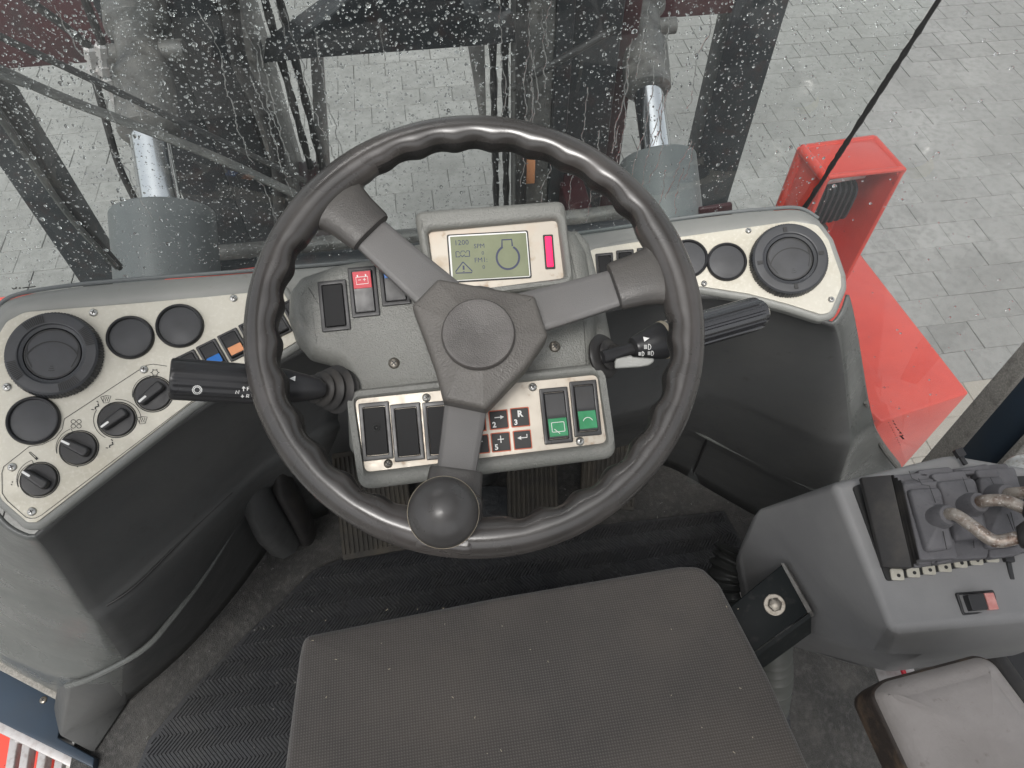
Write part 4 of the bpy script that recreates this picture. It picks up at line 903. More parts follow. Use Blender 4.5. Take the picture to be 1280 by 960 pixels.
# perforated tabs along the front of the boot
for k in range(7):
    x, y = 355+k*86, 690-k*15-(8 if k > 3 else 0); c = MB(); f = AF.at(*Za(x, y), .004, -.2)
    c.soft(f, rrect(.0125, .011, .002, 2), -.001, .0008, .0004, 2); tb = c.build('gasket_tab', M['silver'], ac)
    c = MB(); c.lathe(f.sub(.001, -.001), [(.0018, .0008), (.0017, .0012)], 12); c.build('tab_hole', M['ink'], tb)
# zip ties
def ziptie(p, h):
    c = MB(); pts = [AF.P(*Za(*q), hh) for q, hh in zip(p, h)]
    d = (pts[-1]-pts[0]).normalized(); f = Frame(pts[0], AF.N, d)
    L = (pts[-1]-pts[0]).length; c.soft(f, rrect(.0045, L, .001, 2, cy=L/2), -.001, .002, .0008, 2); c.soft(f, rrect(.009, .009, .001, 2), -.001, .005, .001, 2); return c.build('cable_tie', M['black'], ac)
ziptie([(690, 30), (730, 92)], (.006, .006)); ziptie([(955, 600), (980, 720)], (.004, .004))
f, w_, h_ = rectframe(AF, [Za(*q) for q in [(675, 800), (885, 762), (912, 880), (728, 930)]], .006)
c = MB(); c.ringp(f, rrect(w_, h_, .002, 3), rrect(w_*.86, h_*.8, .0015, 3), -.008, 0, .001, 2); c.build('switch_frame', M['black'], ac, ang=40)
c = MB(); c.flat(f, rrect(w_*.9, h_*.85, .0015, 3), -.003); c.build('switch_recess', M['ink'], ac)
c = MB(); c.soft(f, rrect(w_*.42, h_*.7, .001, 2, cx=-w_*.12), -.002, .007, .0008, 2); c.build('switch_button', M['black'], ac, ang=50)
c = MB(); c.soft(f, rrect(w_*.26, h_*.74, .001, 2, cx=w_*.27), -.002, .0045, .001, 3); c.build('switch_lens', M['pinklens'], ac, ang=50)
# levers: each a thing of its own, standing in the boot
def lever(label, pts, knob, rad=.0058):
    t = thing('control_lever', label, 'lever', AF.P(*pts[0][:2], pts[0][2]), 'levers standing in the rubber boot')
    P = [AF.P(x, y, h) for x, y, h in pts]
    f = Frame(P[0], (P[1]-P[0])+AF.N*.01); c = MB(); c.lathe(f, [(.0125, -.010), (.0115, -.002), (.0098, .006), (.0088, .008), (.0060, .0085)], 28); c.build('boot_collar', M['boot'], t, ang=50)
    c = MB(); c.tube(catmull(P, 8), rad, 14); c.build('lever_rod', M['rust'], t)
    if knob:
        K_ = [AF.P(x, y, h) for x, y, h in knob]; c = MB(); c.tube(catmull(K_, 6), [.0085+.006*min(1, i/8) for i in range(6*(len(K_)-1)+1)], 20); c.build('lever_grip', M['rubber'], t, ang=60)
    return t
lever('rusty bent control lever nearest the seat, with black grip', [(1180, 645, .048), (1193, 643, .062), (1216, 658, .070), (1243, 676, .074), (1272, 672, .080)], [(1272, 671, .080), (1285, 670, .084), (1315, 665, .092)])
lever('rusty bent control lever, middle one of the boot', [(1218, 630, .046), (1232, 626, .060), (1256, 626, .070), (1282, 636, .078)], [(1281, 634, .078), (1300, 638, .084), (1325, 640, .09)])
lever('grey control lever deepest in the boot, mostly behind the middle lever', [(1254, 619, .042), (1265, 617, .055), (1285, 616, .066), (1300, 618, .07)], [(1300, 618, .07), (1320, 618, .075), (1335, 618, .08)])
# bracket and bolt
br = thing('mounting_bracket', 'black steel bracket with zinc bolt holding the armrest console to the seat', 'bracket', az(965, 760, .45))
BF = Frame(az(975, 755, .475), (-.25, -.25, 1))
bp = [BF.px(*q, 0) for q in [(980, 704), (1012, 764), (905, 842), (862, 800)]]
mb = MB(); mb.prism(BF, bp, -.006, 0); mb.build('bracket_plate', M['bracket'], br, bev=.001)
mb = MB(); mb.loft([[BF.P(980, 704, .001), BF.P(1015, 764, .001), BF.P(1018, 770, -.012), BF.P(984, 706, -.006)], [BF.P(976, 704, .001), BF.P(1010, 766, .001), BF.P(1012, 772, -.012), BF.P(978, 706, -.006)]]); mb.build('cut_edge', M['greasy'], br)
mb = MB(); mb.loft([[BF.P(1012, 766, 0), BF.P(905, 844, 0), BF.P(908, 862, -.03), BF.P(1012, 786, -.03)], [BF.P(1012, 766, 0)-BF.V*.005, BF.P(905, 844, 0)-BF.V*.005, BF.P(908, 862, -.03)-BF.V*.005, BF.P(1012, 786, -.03)-BF.V*.005]]); mb.build('bracket_flange', M['bracket'], br)
f = BF.at(968, 756, 0);  mb = MB(); mb.lathe(f, [(.0125, 0), (.0125, .002), (.0115, .0025)], 28); mb.build('washer', M['dark_steel'], br)
mb = MB(); mb.prism(f, [(.0082*math.cos(R(a)), .0082*math.sin(R(a))) for a in range(0, 360, 60)], .0025, .009); mb.build('bolt_head', M['dark_steel'], br, bev=.0008)
# armrest pad
ap = thing('armrest_pad', 'brown-grey leather armrest pad with worn dark side at the lower right corner', 'armrest', az(1200, 950, .55))
QF = Frame(az(1200, 900, .66), (-.08, -.05, 1))
pp = rounded([QF.px(*q, 0) for q in [(1096, 862), (1112, 848), (1232, 816), (1250, 824), (1300, 890), (1380, 1010), (1380, 1060), (1190, 1060)]], .026, 6)
mb = MB(); mb.soft(QF, inset(pp, -.002), -.06, -.012, .006, 3); mb.build('pad_side', M['worn'], ap, ang=60)
mb = MB(); rings = [[QF.p(a, b, -.026) for a, b in pp]]
for k in range(0, 7):
    t = k/6*PI/2; rings.append([QF.p(a, b, -.018+.018*math.sin(t)) for a, b in inset(pp, .016*(1-math.cos(t)))])
b2 = [tuple(q) for q in inset(pp, .016)]; cc = sum((Vector(q) for q in b2), Vector((0, 0)))/len(b2)
for k, hh in ((.97, .0008), (.90, .0022), (.8, .0034), (.6, .005), (.35, .006), (.1, .0065)): rings.append([QF.p(cc.x+(a-cc.x)*k, cc.y+(b-cc.y)*k, hh) for a, b in b2])
mb.loft(rings); mb.build('pad_cushion', M['leather'], ap, ang=60)
mb = MB(); mb.loft([[az(*q, .40) for q in [(1085, 816), (1135, 818), (1160, 880), (1110, 880)]], [az(*q, .37) for q in [(1085, 818), (1135, 820), (1160, 882), (1110, 882)]]])
tag(mb.build('rail_plate', M['alu'], bev=.001), 'bare metal rail plate between armrest console and leather armrest', 'rail plate')
mb = MB(); mb.tube([az(1122, 820, .42), az(1130, 842, .41), az(1135, 870, .40)], .003, 8); tag(mb.build('red_cable', M['redlens']), 'short red cable beside the metal rail plate under the armrest console', 'cable')
sr = thing('seat_rail', 'black rail and trim beside the door between armrest console and armrest pad', 'rail', az(1262, 840, .3))
mb = MB(); P = [az(*q, .40) for q in [(1215, 812), (1330, 775), (1330, 960), (1290, 905), (1262, 850)]]; mb.loft([[p-Vector((0, 0, .2)) for p in P], P]); mb.build('rail_cover', M['black'], sr, bev=.006)
mb = MB(); mb.tube([az(1238, 815, .44), az(1275, 868, .44), az(1320, 930, .44)], .012, 12); mb.build('rail_tube', M['rubber'], sr)
# corrugated hose
def corrugated(name, label, pts, r, m, pitch=.008):
    C_ = catmull(pts, 24); out = []; rad = []
    acc = 0
    for i, p in enumerate(C_):
        if i: acc += (p-C_[i-1]).length
        out.append(p); rad.append(r*(1+.10*math.sin(2*PI*acc/pitch)))
    mb = MB(); mb.tube(out, rad, 20); o = mb.build(name, M[m], ang=70); tag(o, label, 'hose'); return o
def dense(pts, step=.002):
    C_ = catmull(pts, 60); out = [C_[0]]
    for p in C_:
        if (p-out[-1]).length > step: out.append(p)
    return out
def corr(name, label, pts, r, m, pitch, amp=.11):
    D_ = dense(pts, pitch/6); acc = 0; rad = [r]
    for i in range(1, len(D_)): acc += (D_[i]-D_[i-1]).length; rad.append(r*(1+amp*math.sin(2*PI*acc/pitch)))
    mb = MB(); mb.tube(D_, rad, 20); return tag(mb.build(name, M[m], ang=75), label, 'hose')
corr('corrugated_hose', 'black corrugated hose curling up beside the right edge of the seat', [az(925, 690, .36), az(915, 720, .34), (az(918, 750, .32)), az(935, 775, .30)], .032, 'hose', .011)
corr('corrugated_hose', 'pale grey corrugated hose dropping to the carpet below the bracket', [az(962, 780, .28), az(966, 815, .20), az(968, 850, .12), az(962, 890, .05)], .024, 'hosep', .013, .2)
# small loose white fitting by the hose
mb = MB(); mb.box(Frame(az(945, 738, .36), (-.3, -.2, 1)), -.022, .018, -.006, .006, -.004, .004); tag(mb.build('hose_clip', M['alu'], bev=.001), 'small pale metal clip on top of the black corrugated hose', 'clip')

# ================================================================ RIGHT DOOR FRAME
df = thing('door_frame', 'navy right door frame with grey felt strip rising to the right edge', 'door frame', ax(1200, 560, .78))
DX = .72
def bar(quad, X, th, name, m, parent, bev=.002):
    P = [ax(*q, X) for q in quad]; mb = MB(); mb.loft([[p+Vector((th, 0, 0)) for p in P], P]); return mb.build(name, M[m], parent, bev=bev)
bar([(1150, 578), (1300, 402), (1300, 442), (1188, 574)], DX, .03, 'felt_strip', 'felt', df)
bar([(1188, 574), (1300, 442), (1300, 522), (1237, 588)], DX+.006, .03, 'painted_frame', 'navy', df)
bar([(1237, 588), (1300, 520), (1300, 535), (1247, 592)], DX-.002, .03, 'felt_strip', 'felt', df)
bar([(1247, 592), (1300, 534), (1310, 640), (1247, 640)], DX+.03, .03, 'lower_panel', 'rubber', df)
gd = thing('hydraulic_fitting', 'silver and yellow ringed fitting at the right edge behind the levers', 'fitting', az(1275, 600, .6))
f = Frame(az(1284, 597, .60), (-.4, .15, .6)); 
mb = MB(); mb.lathe(f, [(.020, -.03), (.020, .0), (.018, .003)], 30); mb.build('fitting_body', M['yellow'], gd, ang=40)
mb = MB(); mb.lathe(f, [(.024, .002), (.024, .012), (.021, .015), (.010, .016)], 30); mb.build('fitting_ring', M['steel'], gd, ang=40)

# ================================================================ LEFT DOOR SILL AND STEP
dsl = thing('door_sill', 'navy left door sill with grey felt strip and a single screw', 'door sill', az(40, 880, 0))
def slabz(quad, z, th, name, m, parent, bev=.002):
    P = [az(*q, z) for q in quad]; mb = MB(); mb.loft([[p-Vector((0, 0, th)) for p in P], P]); return mb.build(name, M[m], parent, bev=bev)
slabz([(-30, 795), (84, 856), (80, 880), (-30, 822)], .03, .05, 'felt_strip', 'felt', dsl, .004)
slabz([(-30, 818), (80, 876), (72, 922), (118, 947), (116, 960), (-30, 888)], .012, .05, 'painted_sill', 'navy', dsl)
screw(dsl, Frame(az(54, 875, .013), (0, 0, 1)), 54, 875, 0, .006, 'dark_steel')
slabz([(-30, 884), (116, 954), (114, 972), (-30, 902)], -.03, .03, 'sill_edge', 'alu', dsl)
stp = thing('access_step', 'aluminium slatted access step in front of red body panel at lower left', 'step', az(60, 950, -.5))
def Zt(x, y): return (x/5.333, 780+y/5.333)
for k, (x, y) in enumerate([(95, 740), (180, 760), (290, 800), (400, 850)]):
    x0, y0 = Zt(x, y); x1, y1 = Zt(x-45, y+290)
    a, b = az(x0, y0, -.45), az(x1, y1, -.45); d = (b-a); a = a-d*.1; b = b+d*.6; sdir = Vector((-d.y, d.x, 0)).normalized()*.009
    mb = MB(); mb.loft([[a-sdir, a+sdir, a+sdir-Vector((0, 0, .03)), a-sdir-Vector((0, 0, .03))], [b-sdir, b+sdir, b+sdir-Vector((0, 0, .03)), b-sdir-Vector((0, 0, .03))]]); mb.build('slat', M['alu'], stp, bev=.002)
slabz([Zt(*q) for q in [(100, 760), (210, 735), (480, 850), (470, 890), (200, 770), (95, 790)]], -.44, .03, 'step_rail', 'alu', stp)
mb = MB(); P = [az(*q, -.55) for q in [(-60, 880), (20, 905), (95, 935), (120, 1010), (-60, 1050)]]; mb.loft([[p-Vector((0, 0, .3)) for p in P], P]); tag(mb.build('red_side_panel', M['red'], bev=.01), 'glossy red body side panel behind the aluminium step slats', 'body panel')
mb = MB(); P = [az(*q, -.40) for q in [(84, 930), (120, 945), (130, 1000), (78, 1000)]]; mb.loft([[p-Vector((0, 0, .04)) for p in P], P]); tag(mb.build('step_plate', M['silver'], bev=.004), 'pale speckled plate right of the step slats at the bottom left', 'plate')

# ================================================================ OUTSIDE: red fender, lamp housing
fe = thing('fender', 'red painted right fender seen through the corner window', 'fender', az(1150, 480, -.3))
fz = -.12; P = [az(*q, fz) for q in [(1085, 330), (1212, 491), (1102, 527), (1000, 440)]]
P[0] = az(1072, 312, fz); P.insert(0, az(1000, 330, fz))
mb = MB(); mb.loft([[p-Vector((0, 0, .5)) for p in P], P]); mb.build('fender_shell', M['red'], fe, bev=.006)
NP = Frame(az(1102, 527, fz), ((P[3]-P[2]).cross(Vector((0, 0, 1)))).normalized()*1, (0, 0, 1))
if NP.N.dot(CAM-NP.O) < 0: NP = Frame(NP.O, -NP.N, (0, 0, 1))
mb = MB()
def Zq(x, y): return (1040+x/5.333, 480+y/5.333)
SG = Frame(ax(1125, 540, .70), (-1, -.35, .1), (0, 0, 1))
M['glassprint'] = M['ink']
lh = thing('lamp_housing', 'red box housing with a black finned work lamp beside the right console', 'lamp housing', az(1060, 220, .3))
zt = .33
T = [az(*q, zt) for q in [(1004, 183), (1093, 171), (1129, 211), (1034, 221)]]   # far-left, far-right, near-right, near-left
B = [p-Vector((0, 0, .46)) for p in T]
def plate(a, b, c, d, th, name, m, parent, bev=.003):
    n_ = (b-a).cross(d-a).normalized()*th; mb = MB(); mb.loft([[a-n_, b-n_, c-n_, d-n_], [a, b, c, d]]); return mb.build(name, M[m], parent, bev=bev)
C_ = sum(T, Vector())/4
def thin(a, b, c, d, name):
    n_ = (b-a).cross(d-a).normalized(); ctr = (C_+Vector((0, 0, -.23)))
    if (ctr-a).dot(n_) < 0: n_ = -n_
    n_ = n_*.006; mb = MB(); mb.loft([[a, b, c, d], [a+n_, b+n_, c+n_, d+n_]]); return mb.build(name, M['red'], lh, bev=.002)
thin(T[0], T[1], T[2], T[3], 'top_plate'); thin(T[0], T[3], B[3], B[0], 'side_plate'); thin(T[1], T[2], B[2], B[1], 'side_plate'); thin(T[0], T[1], B[1], B[0], 'far_plate')
thin(B[0], B[1], B[2], B[3], 'bottom_plate')
# rolled front lip
mb = MB(); 
for a, b, r_ in ((T[3], T[2], .006), (T[2], B[2], .006), (T[3], B[3], .006)): mb.tube([a, b], r_, 10)
for a, b in ((T[0], T[3]), (T[0], T[1]), (T[1], T[2]), (T[0], B[0]), (T[1], B[1])): mb.tube([a-Vector((0, 0, .008)), b-Vector((0, 0, .008))], .011, 12)
mb.build('rolled_lip', M['red'], lh)
wl_ = thing('work_lamp', 'black finned work lamp inside the red box housing', 'work lamp', C_+Vector((0, 0, -.25)))
xd = (T[2]-T[3]).normalized(); yd = (T[0]-T[3]).normalized(); c = T[3]*.60+T[2]*.40+yd*.085+Vector((0, 0, -.125))
for k in range(9):
    fz_ = Frame(c+xd*(-.060+.0145*k), xd, (0, 0, 1)); hh = .125-.0012*(k-4)**2
    mb = MB(); mb.soft(fz_, rrect(.10, hh, .03, 5), 0, .0055, .002, 2); mb.build('cooling_fin', M['lens'], wl_, ang=50)
fz_ = Frame(c, -yd, (0, 0, 1)); mb = MB(); mb.soft(fz_, rrect(.125, .09, .02, 4), -.045, .040, .006, 3); mb.build('lamp_body', M['lens'], wl_, ang=50)
mb = MB(); mb.box(fz_, -.05, .045, -.115, -.085, -.02, .03); mb.build('lamp_bracket', M['greasy'], wl_, bev=.004)
mb = MB(); mb.box(fz_, -.062, .065, .070, .082, -.04, .045); mb.build('lamp_top_bar', M['alu'], wl_, bev=.002)

# red chassis strips beyond the ledge
ch = thing('front_chassis', 'red front chassis edge just beyond the base of the windscreen', 'chassis', (0, .95, .2))
for quad in ([(-40, 320), (5, 358), (12, 372), (-40, 420)],): pass
mb = MB(); yy = .86
pl = [ay(0, 372, yy), ay(90, 362, yy)]
P = [ay(*q, .80) for q in [(-40, 380), (80, 366), (80, 374), (-40, 392)]]; mb.loft([P, [p+Vector((0, .008, 0)) for p in P]]); mb.build('cross_rail', M['red'], ch, bev=.003)
for q_ in ([(205, 351), (322, 337), (322, 352), (205, 368)], [(874, 262), (916, 255), (916, 275), (874, 283)]):
    mb = MB(); P = [ay(*q, .86) for q in q_]; mb.loft([P, [p+Vector((0, .008, 0)) for p in P]]); mb.build('cross_rail', M['red' if q_[0][0] < 600 else 'maroon'], ch, bev=.003)
for sx in (-1, 1):
    mb = MB(); mb.box(Frame((sx*.62, .95, .45), (0, 0, 1)), -.05, .05, -.05, .5, -.10, 0); 
mb = MB(); mb.box(Frame((0, 1.15, .05), (0, 0, 1)), -.36, -.30, -.3, .45, -.6, .12); mb.build('side_plate', M['maroon'], ch, bev=.004)
mb = MB(); mb.box(Frame((0, 1.15, .05), (0, 0, 1)), .30, .36, -.3, .45, -.6, .12); mb.build('side_plate', M['maroon'], ch, bev=.004)

# ================================================================ OUTSIDE: mast, carriage frame, tilt cylinders
def vbar(xl0, xr0, y0, Y, depth, z0, z1, name, m, parent, bev=.004):
    """upright whose edges are seen at xl0,xr0 on picture row y0, standing at world y = Y"""
    a, b = ay(xl0, y0, Y), ay(xr0, y0, Y); mb = MB(); mb.box(Frame((0, Y, 0), (0, 0, 1)), a.x, b.x, 0, depth, z0, z1); return mb.build(name, M[m], parent, bev=bev)
ma = thing('mast', 'dark steel lifting mast with two broad uprights and chains beyond the windscreen', 'mast', (0, 1.5, GZ))
YM = 1.45
vbar(235, 300, 100, YM, .16, -1.0, 2.4, 'upright', 'mast', ma)
vbar(160, 236, 100, YM+.05, .10, -1.0, 2.4, 'inner_upright', 'mast', ma)
vbar(303, 328, 100, YM-.03, .10, -1.0, 2.4, 'rail', 'greasy', ma)
vbar(330, 345, 120, YM+.10, .10, -1.0, 2.4, 'rail', 'greasy', ma)
vbar(648, 690, 120, YM-.02, .12, -1.0, 2.4, 'rail', 'greasy', ma)
vbar(692, 712, 120, YM-.03, .10, -1.0, 2.4, 'rail', 'mast', ma)
vbar(690, 770, 100, YM, .16, -1.0, 2.4, 'upright', 'mast', ma)
vbar(768, 790, 100, YM+.05, .1, -1.0, 2.4, 'inner_upright', 'maroon', ma)
for x in (372, 388, 618, 632):
    a = ay(x, 150, YM+.12); mb = MB(); pts = [Vector((a.x, a.y, -.8+.05*k)) for k in range(64)]
    mb.tube(pts, [.007+.003*(i % 2) for i in range(64)], 8); mb.build('lift_chain', M['rubber'], ma)
CR = Frame((0, YM+.06, 0), (0, -1, 0), (0, 0, 1))
pc = [(330, 78), (336, 70), (425, 12), (480, -40), (540, -40), (560, 5), (645, 38), (647, 52)]
def ypoly(pts, Y, th, name, m, parent, bev=.003):
    P = [ay(*q, Y) for q in pts]; mb = MB(); mb.loft([[p+Vector((0, th, 0)) for p in P], P]); return mb.build(name, M[m], parent, bev=bev)
ypoly([(328, 80), (420, 14), (470, -40), (560, -40), (580, 12), (648, 40), (648, 54), (380, 74)], YM+.02, .10, 'cross_member', 'mast', ma)
ypoly([(388, 72), (404, 71), (420, 330), (402, 330)], YM+.16, .04, 'pale_flat', 'alu', ma)  # pale flat strips standing inside the mast
ypoly([(585, 58), (606, 56), (608, 150), (600, 150)], YM+.16, .04, 'pale_flat', 'alu', ma)
mb = MB(); mb.tube([ay(255, 318, 1.2), ay(560, 292, 1.2), ay(800, 262, 1.2)], .018, 14); mb.build('cross_shaft', M['greasy'], ma)
mb = MB(); mb.tube([ay(270, 345, 1.1), ay(560, 318, 1.1), ay(790, 290, 1.1)], .03, 14); mb.build('hydraulic_pipe', M['mast'], ma)
for pts, r_ in (([(285, -20), (300, 80), (345, 180), (352, 330)], .016), ([(655, -20), (652, 100), (650, 290)], .014), ([(640, 110), (700, 75), (770, 35)], .008)):
    mb = MB(); mb.tube(catmull([ay(*q, YM-.10) for q in pts], 8), r_, 10); mb.build('hydraulic_hose', M['rubber'], ma)
mb = MB(); a = ay(662, 205, YM-.06); mb.box(Frame(a, (0, -1, 0), (0, 0, 1)), -.012, .012, -.05, .03, -.01, .01); mb.build('orange_marker', M['orange'], ma, bev=.002)
for (x0, y0), (x1, y1) in (((112, 58), (118, 96)), ((126, 54), (130, 92)), ((132, 96), (150, 132))):
    a, b = ay(x0, y0, 1.28), ay(x1, y1, 1.28); f, L = stalk_axis(a, b); mb = MB(); mb.lathe(f, [(.008, 0), (.011, .004), (.011, L*.4), (.008, L*.42), (.008, L*.7), (.012, L*.72), (.012, L)], 6); mb.build('pipe_fitting', M['alu'], ma, ang=20)
for pts in ([(118, 96), (135, 160), (150, 210), (175, 262)], [(20, -10), (70, 25), (112, 58)], [(128, 54), (110, 10), (100, -20)]):
    mb = MB(); mb.tube(catmull([ay(*q, 1.28) for q in pts], 8), .007, 8); mb.build('hydraulic_hose', M['rubber'], ma)
# carriage frame
cf = thing('carriage_frame', 'large black steel frame with two side posts and top beam standing beyond the mast', 'carriage frame', (0, 2.3, GZ))
YC = 2.3
vbar(883, 941, 150, YC, .12, -1.1, 1.3, 'side_post', 'mast', cf)
vbar(-6, 52, 200, YC, .12, -1.1, 1.3, 'side_post', 'mast', cf)
zb = ay(925, 18, YC).z; xl = ay(-5, 200, YC).x; xr = ay(941, 150, YC).x
for xa, xb in ((xl+.01, ay(192, 80, YC).x), (ay(815, 40, YC).x, xr-.01)):
    mb = MB(); mb.box(Frame((0, YC+.01, 0), (0, 0, 1)), xa, xb, 0, .14, zb, zb+.22); mb.build('top_beam', M['maroon'], cf, bev=.004)
# tilt cylinders
def tilt_cyl(label, p0, p1, p2, p3, r, rrod, rtop):
    t = thing('tilt_cylinder', label, 'hydraulic cylinder', p0, 'tilt cylinders either side of the mast')
    mb = MB(); f, L = stalk_axis(p0, p1); mb.lathe(f, [(r, 0), (r, L-.003), (r*.985, L), (rrod*1.3, L), (rrod*1.25, L+.006), (rrod, L+.008)], 64); mb.build('cylinder_body', M['cyl'], t, ang=20)
    mb = MB(); mb.tube([p1, p2], rrod, 32); mb.build('piston_rod', M['chrome'], t, ang=50)
    mb = MB(); f, L = stalk_axis(p2, p3); mb.lathe(f, [(rrod*1.0, -.01), (rtop, .0), (rtop, L*.35), (rtop*.8, L*.4), (rtop*.8, L*.6), (rtop*1.1, L*.65), (rtop*1.1, L)], 24); mb.build('rod_clevis', M['greasy'], t, bev=.002)
    mb = MB(); d = (p3-p2); c = p2+d*.5; mb.tube([c-Vector((rtop*1.5, 0, 0)), c+Vector((rtop*1.5, 0, 0))], rtop*.35, 14); mb.build('clevis_pin', M['greasy'], t)
tilt_cyl('large grey hydraulic cylinder with chrome rod left of the wheel, beyond the glass', at(214, 385, 1.25), at(204, 268, 1.265), at(187, 166, 1.29), at(165, -30, 1.36), .086, .034, .052)
tilt_cyl('large grey hydraulic cylinder with chrome rod right of the wheel, behind wet glass', at(833, 300, 1.585), at(822, 200, 1.60), at(810, 112, 1.62), at(796, -40, 1.68), .084, .033, .052)

# ================================================================ GLASS, DROPS, WIPERS
cr_ = az(1000, 262, .755); cl_ = az(-2, 392, .74)
GY0 = .645; GS = -.06       # the pane leans back a little towards the driver
GFn = Vector((0, -1, GS)).normalized()
GF = Frame((0, GY0, .74), GFn, (0, 0, 1))
ws = thing('windscreen', 'rain-spotted front windscreen between the dashboard ledge and the mast', 'windscreen', (0, GY0, .74))
u1, v1 = GF.px(1000, 262); u2, v2 = GF.px(1168, 0); ul, vl = GF.px(-2, 392)
ku = (u2-u1)/(v2-v1)
ub = u1+ku*(-.06-v1); ut = u1+ku*(1.0-v1)
gp = [(-ub-.14, -.06), (ub, -.06), (ut, 1.0), (-ut-.14, 1.0)]
mb = MB(); mb.flat(GF, gp, 0); pane = mb.build('glass_pane', M['glass'], ws)
mb = MB(); mb.tube([GF.p(u1-ku*.03*0, v1-.01, .005), GF.p((u1+u2)/2, (v1+v2)/2, .005), GF.p(u2+(u2-u1)*.6, v2+(v2-v1)*.6, .005)], .0024, 8)
mb.build('corner_seal', M['ink'], ws)
mb = MB()
for k in range(26):
    t = random.random()*1.2; p = GF.p(u1+(u2-u1)*t, v1+(v2-v1)*t, .005); d = (GF.p(u2, v2)-GF.p(u1, v1)).normalized()
    mb.tube([p-d*random.uniform(.006, .018), p, p+d*random.uniform(.006, .018)], [.0022, .0033, .0022], 8)
mb.build('seal_lump', M['ink'], ws); tag(ws.children[-1], kind='stuff')
# corner window
cw = thing('corner_window', 'right corner window looking onto the red fender and the paved yard', 'window', (.6, .6, .7))
e0 = GF.p(ub, -.06, 0); e1 = GF.p(ut, 1.0, 0); o0 = Vector((1.02, .50, -.25)); o1 = Vector((1.25, .42, 1.75))
e0b = Vector((e0.x-.0, e0.y, e0.z)); mb = MB(); mb.add([e0+Vector((.002, 0, -.75)), e0+Vector((.002, 0, 0)), e1+Vector((.002, 0, 0)), o1, o0], [(0, 1, 2, 3, 4)]); mb.build('glass_pane', M['sideglass'], cw)
# maker's mark printed on the corner glass and windscreen corner
CWn = (e1-e0).cross(o0-e0).normalized(); CWn = CWn if CWn.dot(CAM-e0) > 0 else -CWn
CWF = Frame(e0, CWn, (0, 0, 1))
mb = MB()
for seg, wd in (([(478, 368), (462, 350), (474, 340)], .003), ([(462, 350), (450, 345)], .003), ([(450, 318), (462, 330), (448, 330)], .0024), ([(436, 300), (446, 310)], .0022), ([(424, 288), (432, 294)], .002), ([(412, 262), (424, 272)], .0018), ([(405, 243), (412, 252)], .0016)):
    mb.strip(CWF, [CWF.px(*Zq(*q), .001) for q in seg], wd, .001)
for k in range(10): x, y = 375+8.5*k, 255+16.5*k; mb.strip(CWF, [CWF.px(*Zq(x, y), .001), CWF.px(*Zq(x+6, y+5), .001)], .0009, .001)
mb.build('printed_mark', M['ink'], cw)
mb = MB()
def Zw(x, y): return (x/10.667, 330+y/10.667)
gs = lambda pts, wd: mb.strip(GF, [GF.px(*Zw(*p), .001) for p in pts], wd, .001)
gs([(165, 318), (180, 335), (200, 330)], .0016); gs([(205, 330), (222, 312)], .0016)
q = GF.px(*Zw(375, 312), .001); a_ = GF.px(*Zw(255, 325), .001); b_ = GF.px(*Zw(490, 298), .001)
gs([(250, 325), (270, 312)], .001); gs([(262, 330), (280, 318)], .001); gs([(300, 322), (480, 300)], .0013); gs([(300, 316), (470, 296)], .0006)
for k in range(9): gs([(330+28*k, 362-2*k), (345+28*k, 358-2*k)], .0007)
mb.build('printed_mark', M['ink'], ws)
# raindrops: flattened water beads on the outer face
def drops(Fm, polygon_ok, n, name, parent_label, sizes, seed, hmul=.75, run=.0):
    rnd = random.Random(seed); mb = MB()
    for _ in range(n):
        ok = polygon_ok(rnd)
        if ok is None: continue
        u, v = ok; r = min(.0030, sizes*math.exp(rnd.gauss(0, .5))); sq = rnd.uniform(.8, 1.35); an = rnd.uniform(-.5, .5); sk = rnd.uniform(.0, .35)
        ns = 7; rings = []
        for rr_, hh in ((1, 0), (.86, .5), (.5, .88)):
            ring = []
            for k in range(ns):
                t = 2*PI*k/ns+an; x = rr_*r*math.cos(t)*(1+.12*math.sin(3*t+sk*9)); y = rr_*r*sq*math.sin(t)*(1+sk*.3*math.sin(t)); ring.append(Fm.p(u+x, v+y, -.0012-hh*r*hmul))
            rings.append(ring)
        b = len(mb.v); mb.v += [p for rg in rings for p in rg]; mb.v.append(Fm.p(u, v, -.0012-r*hmul)); top = len(mb.v)-1; mb.v.append(Fm.p(u, v, -.0010)); bot = len(mb.v)-1
        for i in range(2):
            for k in range(ns): k2 = (k+1) % ns; mb.f.append((b+i*ns+k, b+i*ns+k2, b+(i+1)*ns+k2, b+(i+1)*ns+k))
        for k in range(ns): k2 = (k+1) % ns; mb.f.append((b+2*ns+k, b+2*ns+k2, top)); mb.f.append((b+k2, b+k, bot))
    return mb
def okw(rnd):
    X, Y = rnd.uniform(-30, 1150), rnd.uniform(-60, 395); u, v = GF.px(X, Y)
    if u > u1+ku*(v-v1)-.005 or v < -.02: return None
    dens = .7+.3*(X < 640)+.0
    if rnd.random() > dens: return None
    return u, v
mb = drops(GF, okw, 21000, 'raindrops', '', .00052, 3)
o = mb.build('raindrops', M['water'], None, ang=80, merge=False); tag(o, 'clear raindrops beaded over the outside of the windscreen', 'raindrops', kind='stuff')
def okc(rnd):
    X, Y = rnd.uniform(960, 1300), rnd.uniform(-20, 580); u, v = CWF.px(X, Y)
    if CWF.p(u, v).x < e0.x+ku*(CWF.p(u, v).z-.70)+.01 or rnd.random() > .5: return None
    return u, v
mb = drops(CWF, okc, 520, 'raindrops', '', .0011, 5)
o = mb.build('raindrops', M['water'], None, ang=80, merge=False); tag(o, 'sparse fine raindrops on the right corner window', 'raindrops', kind='stuff')
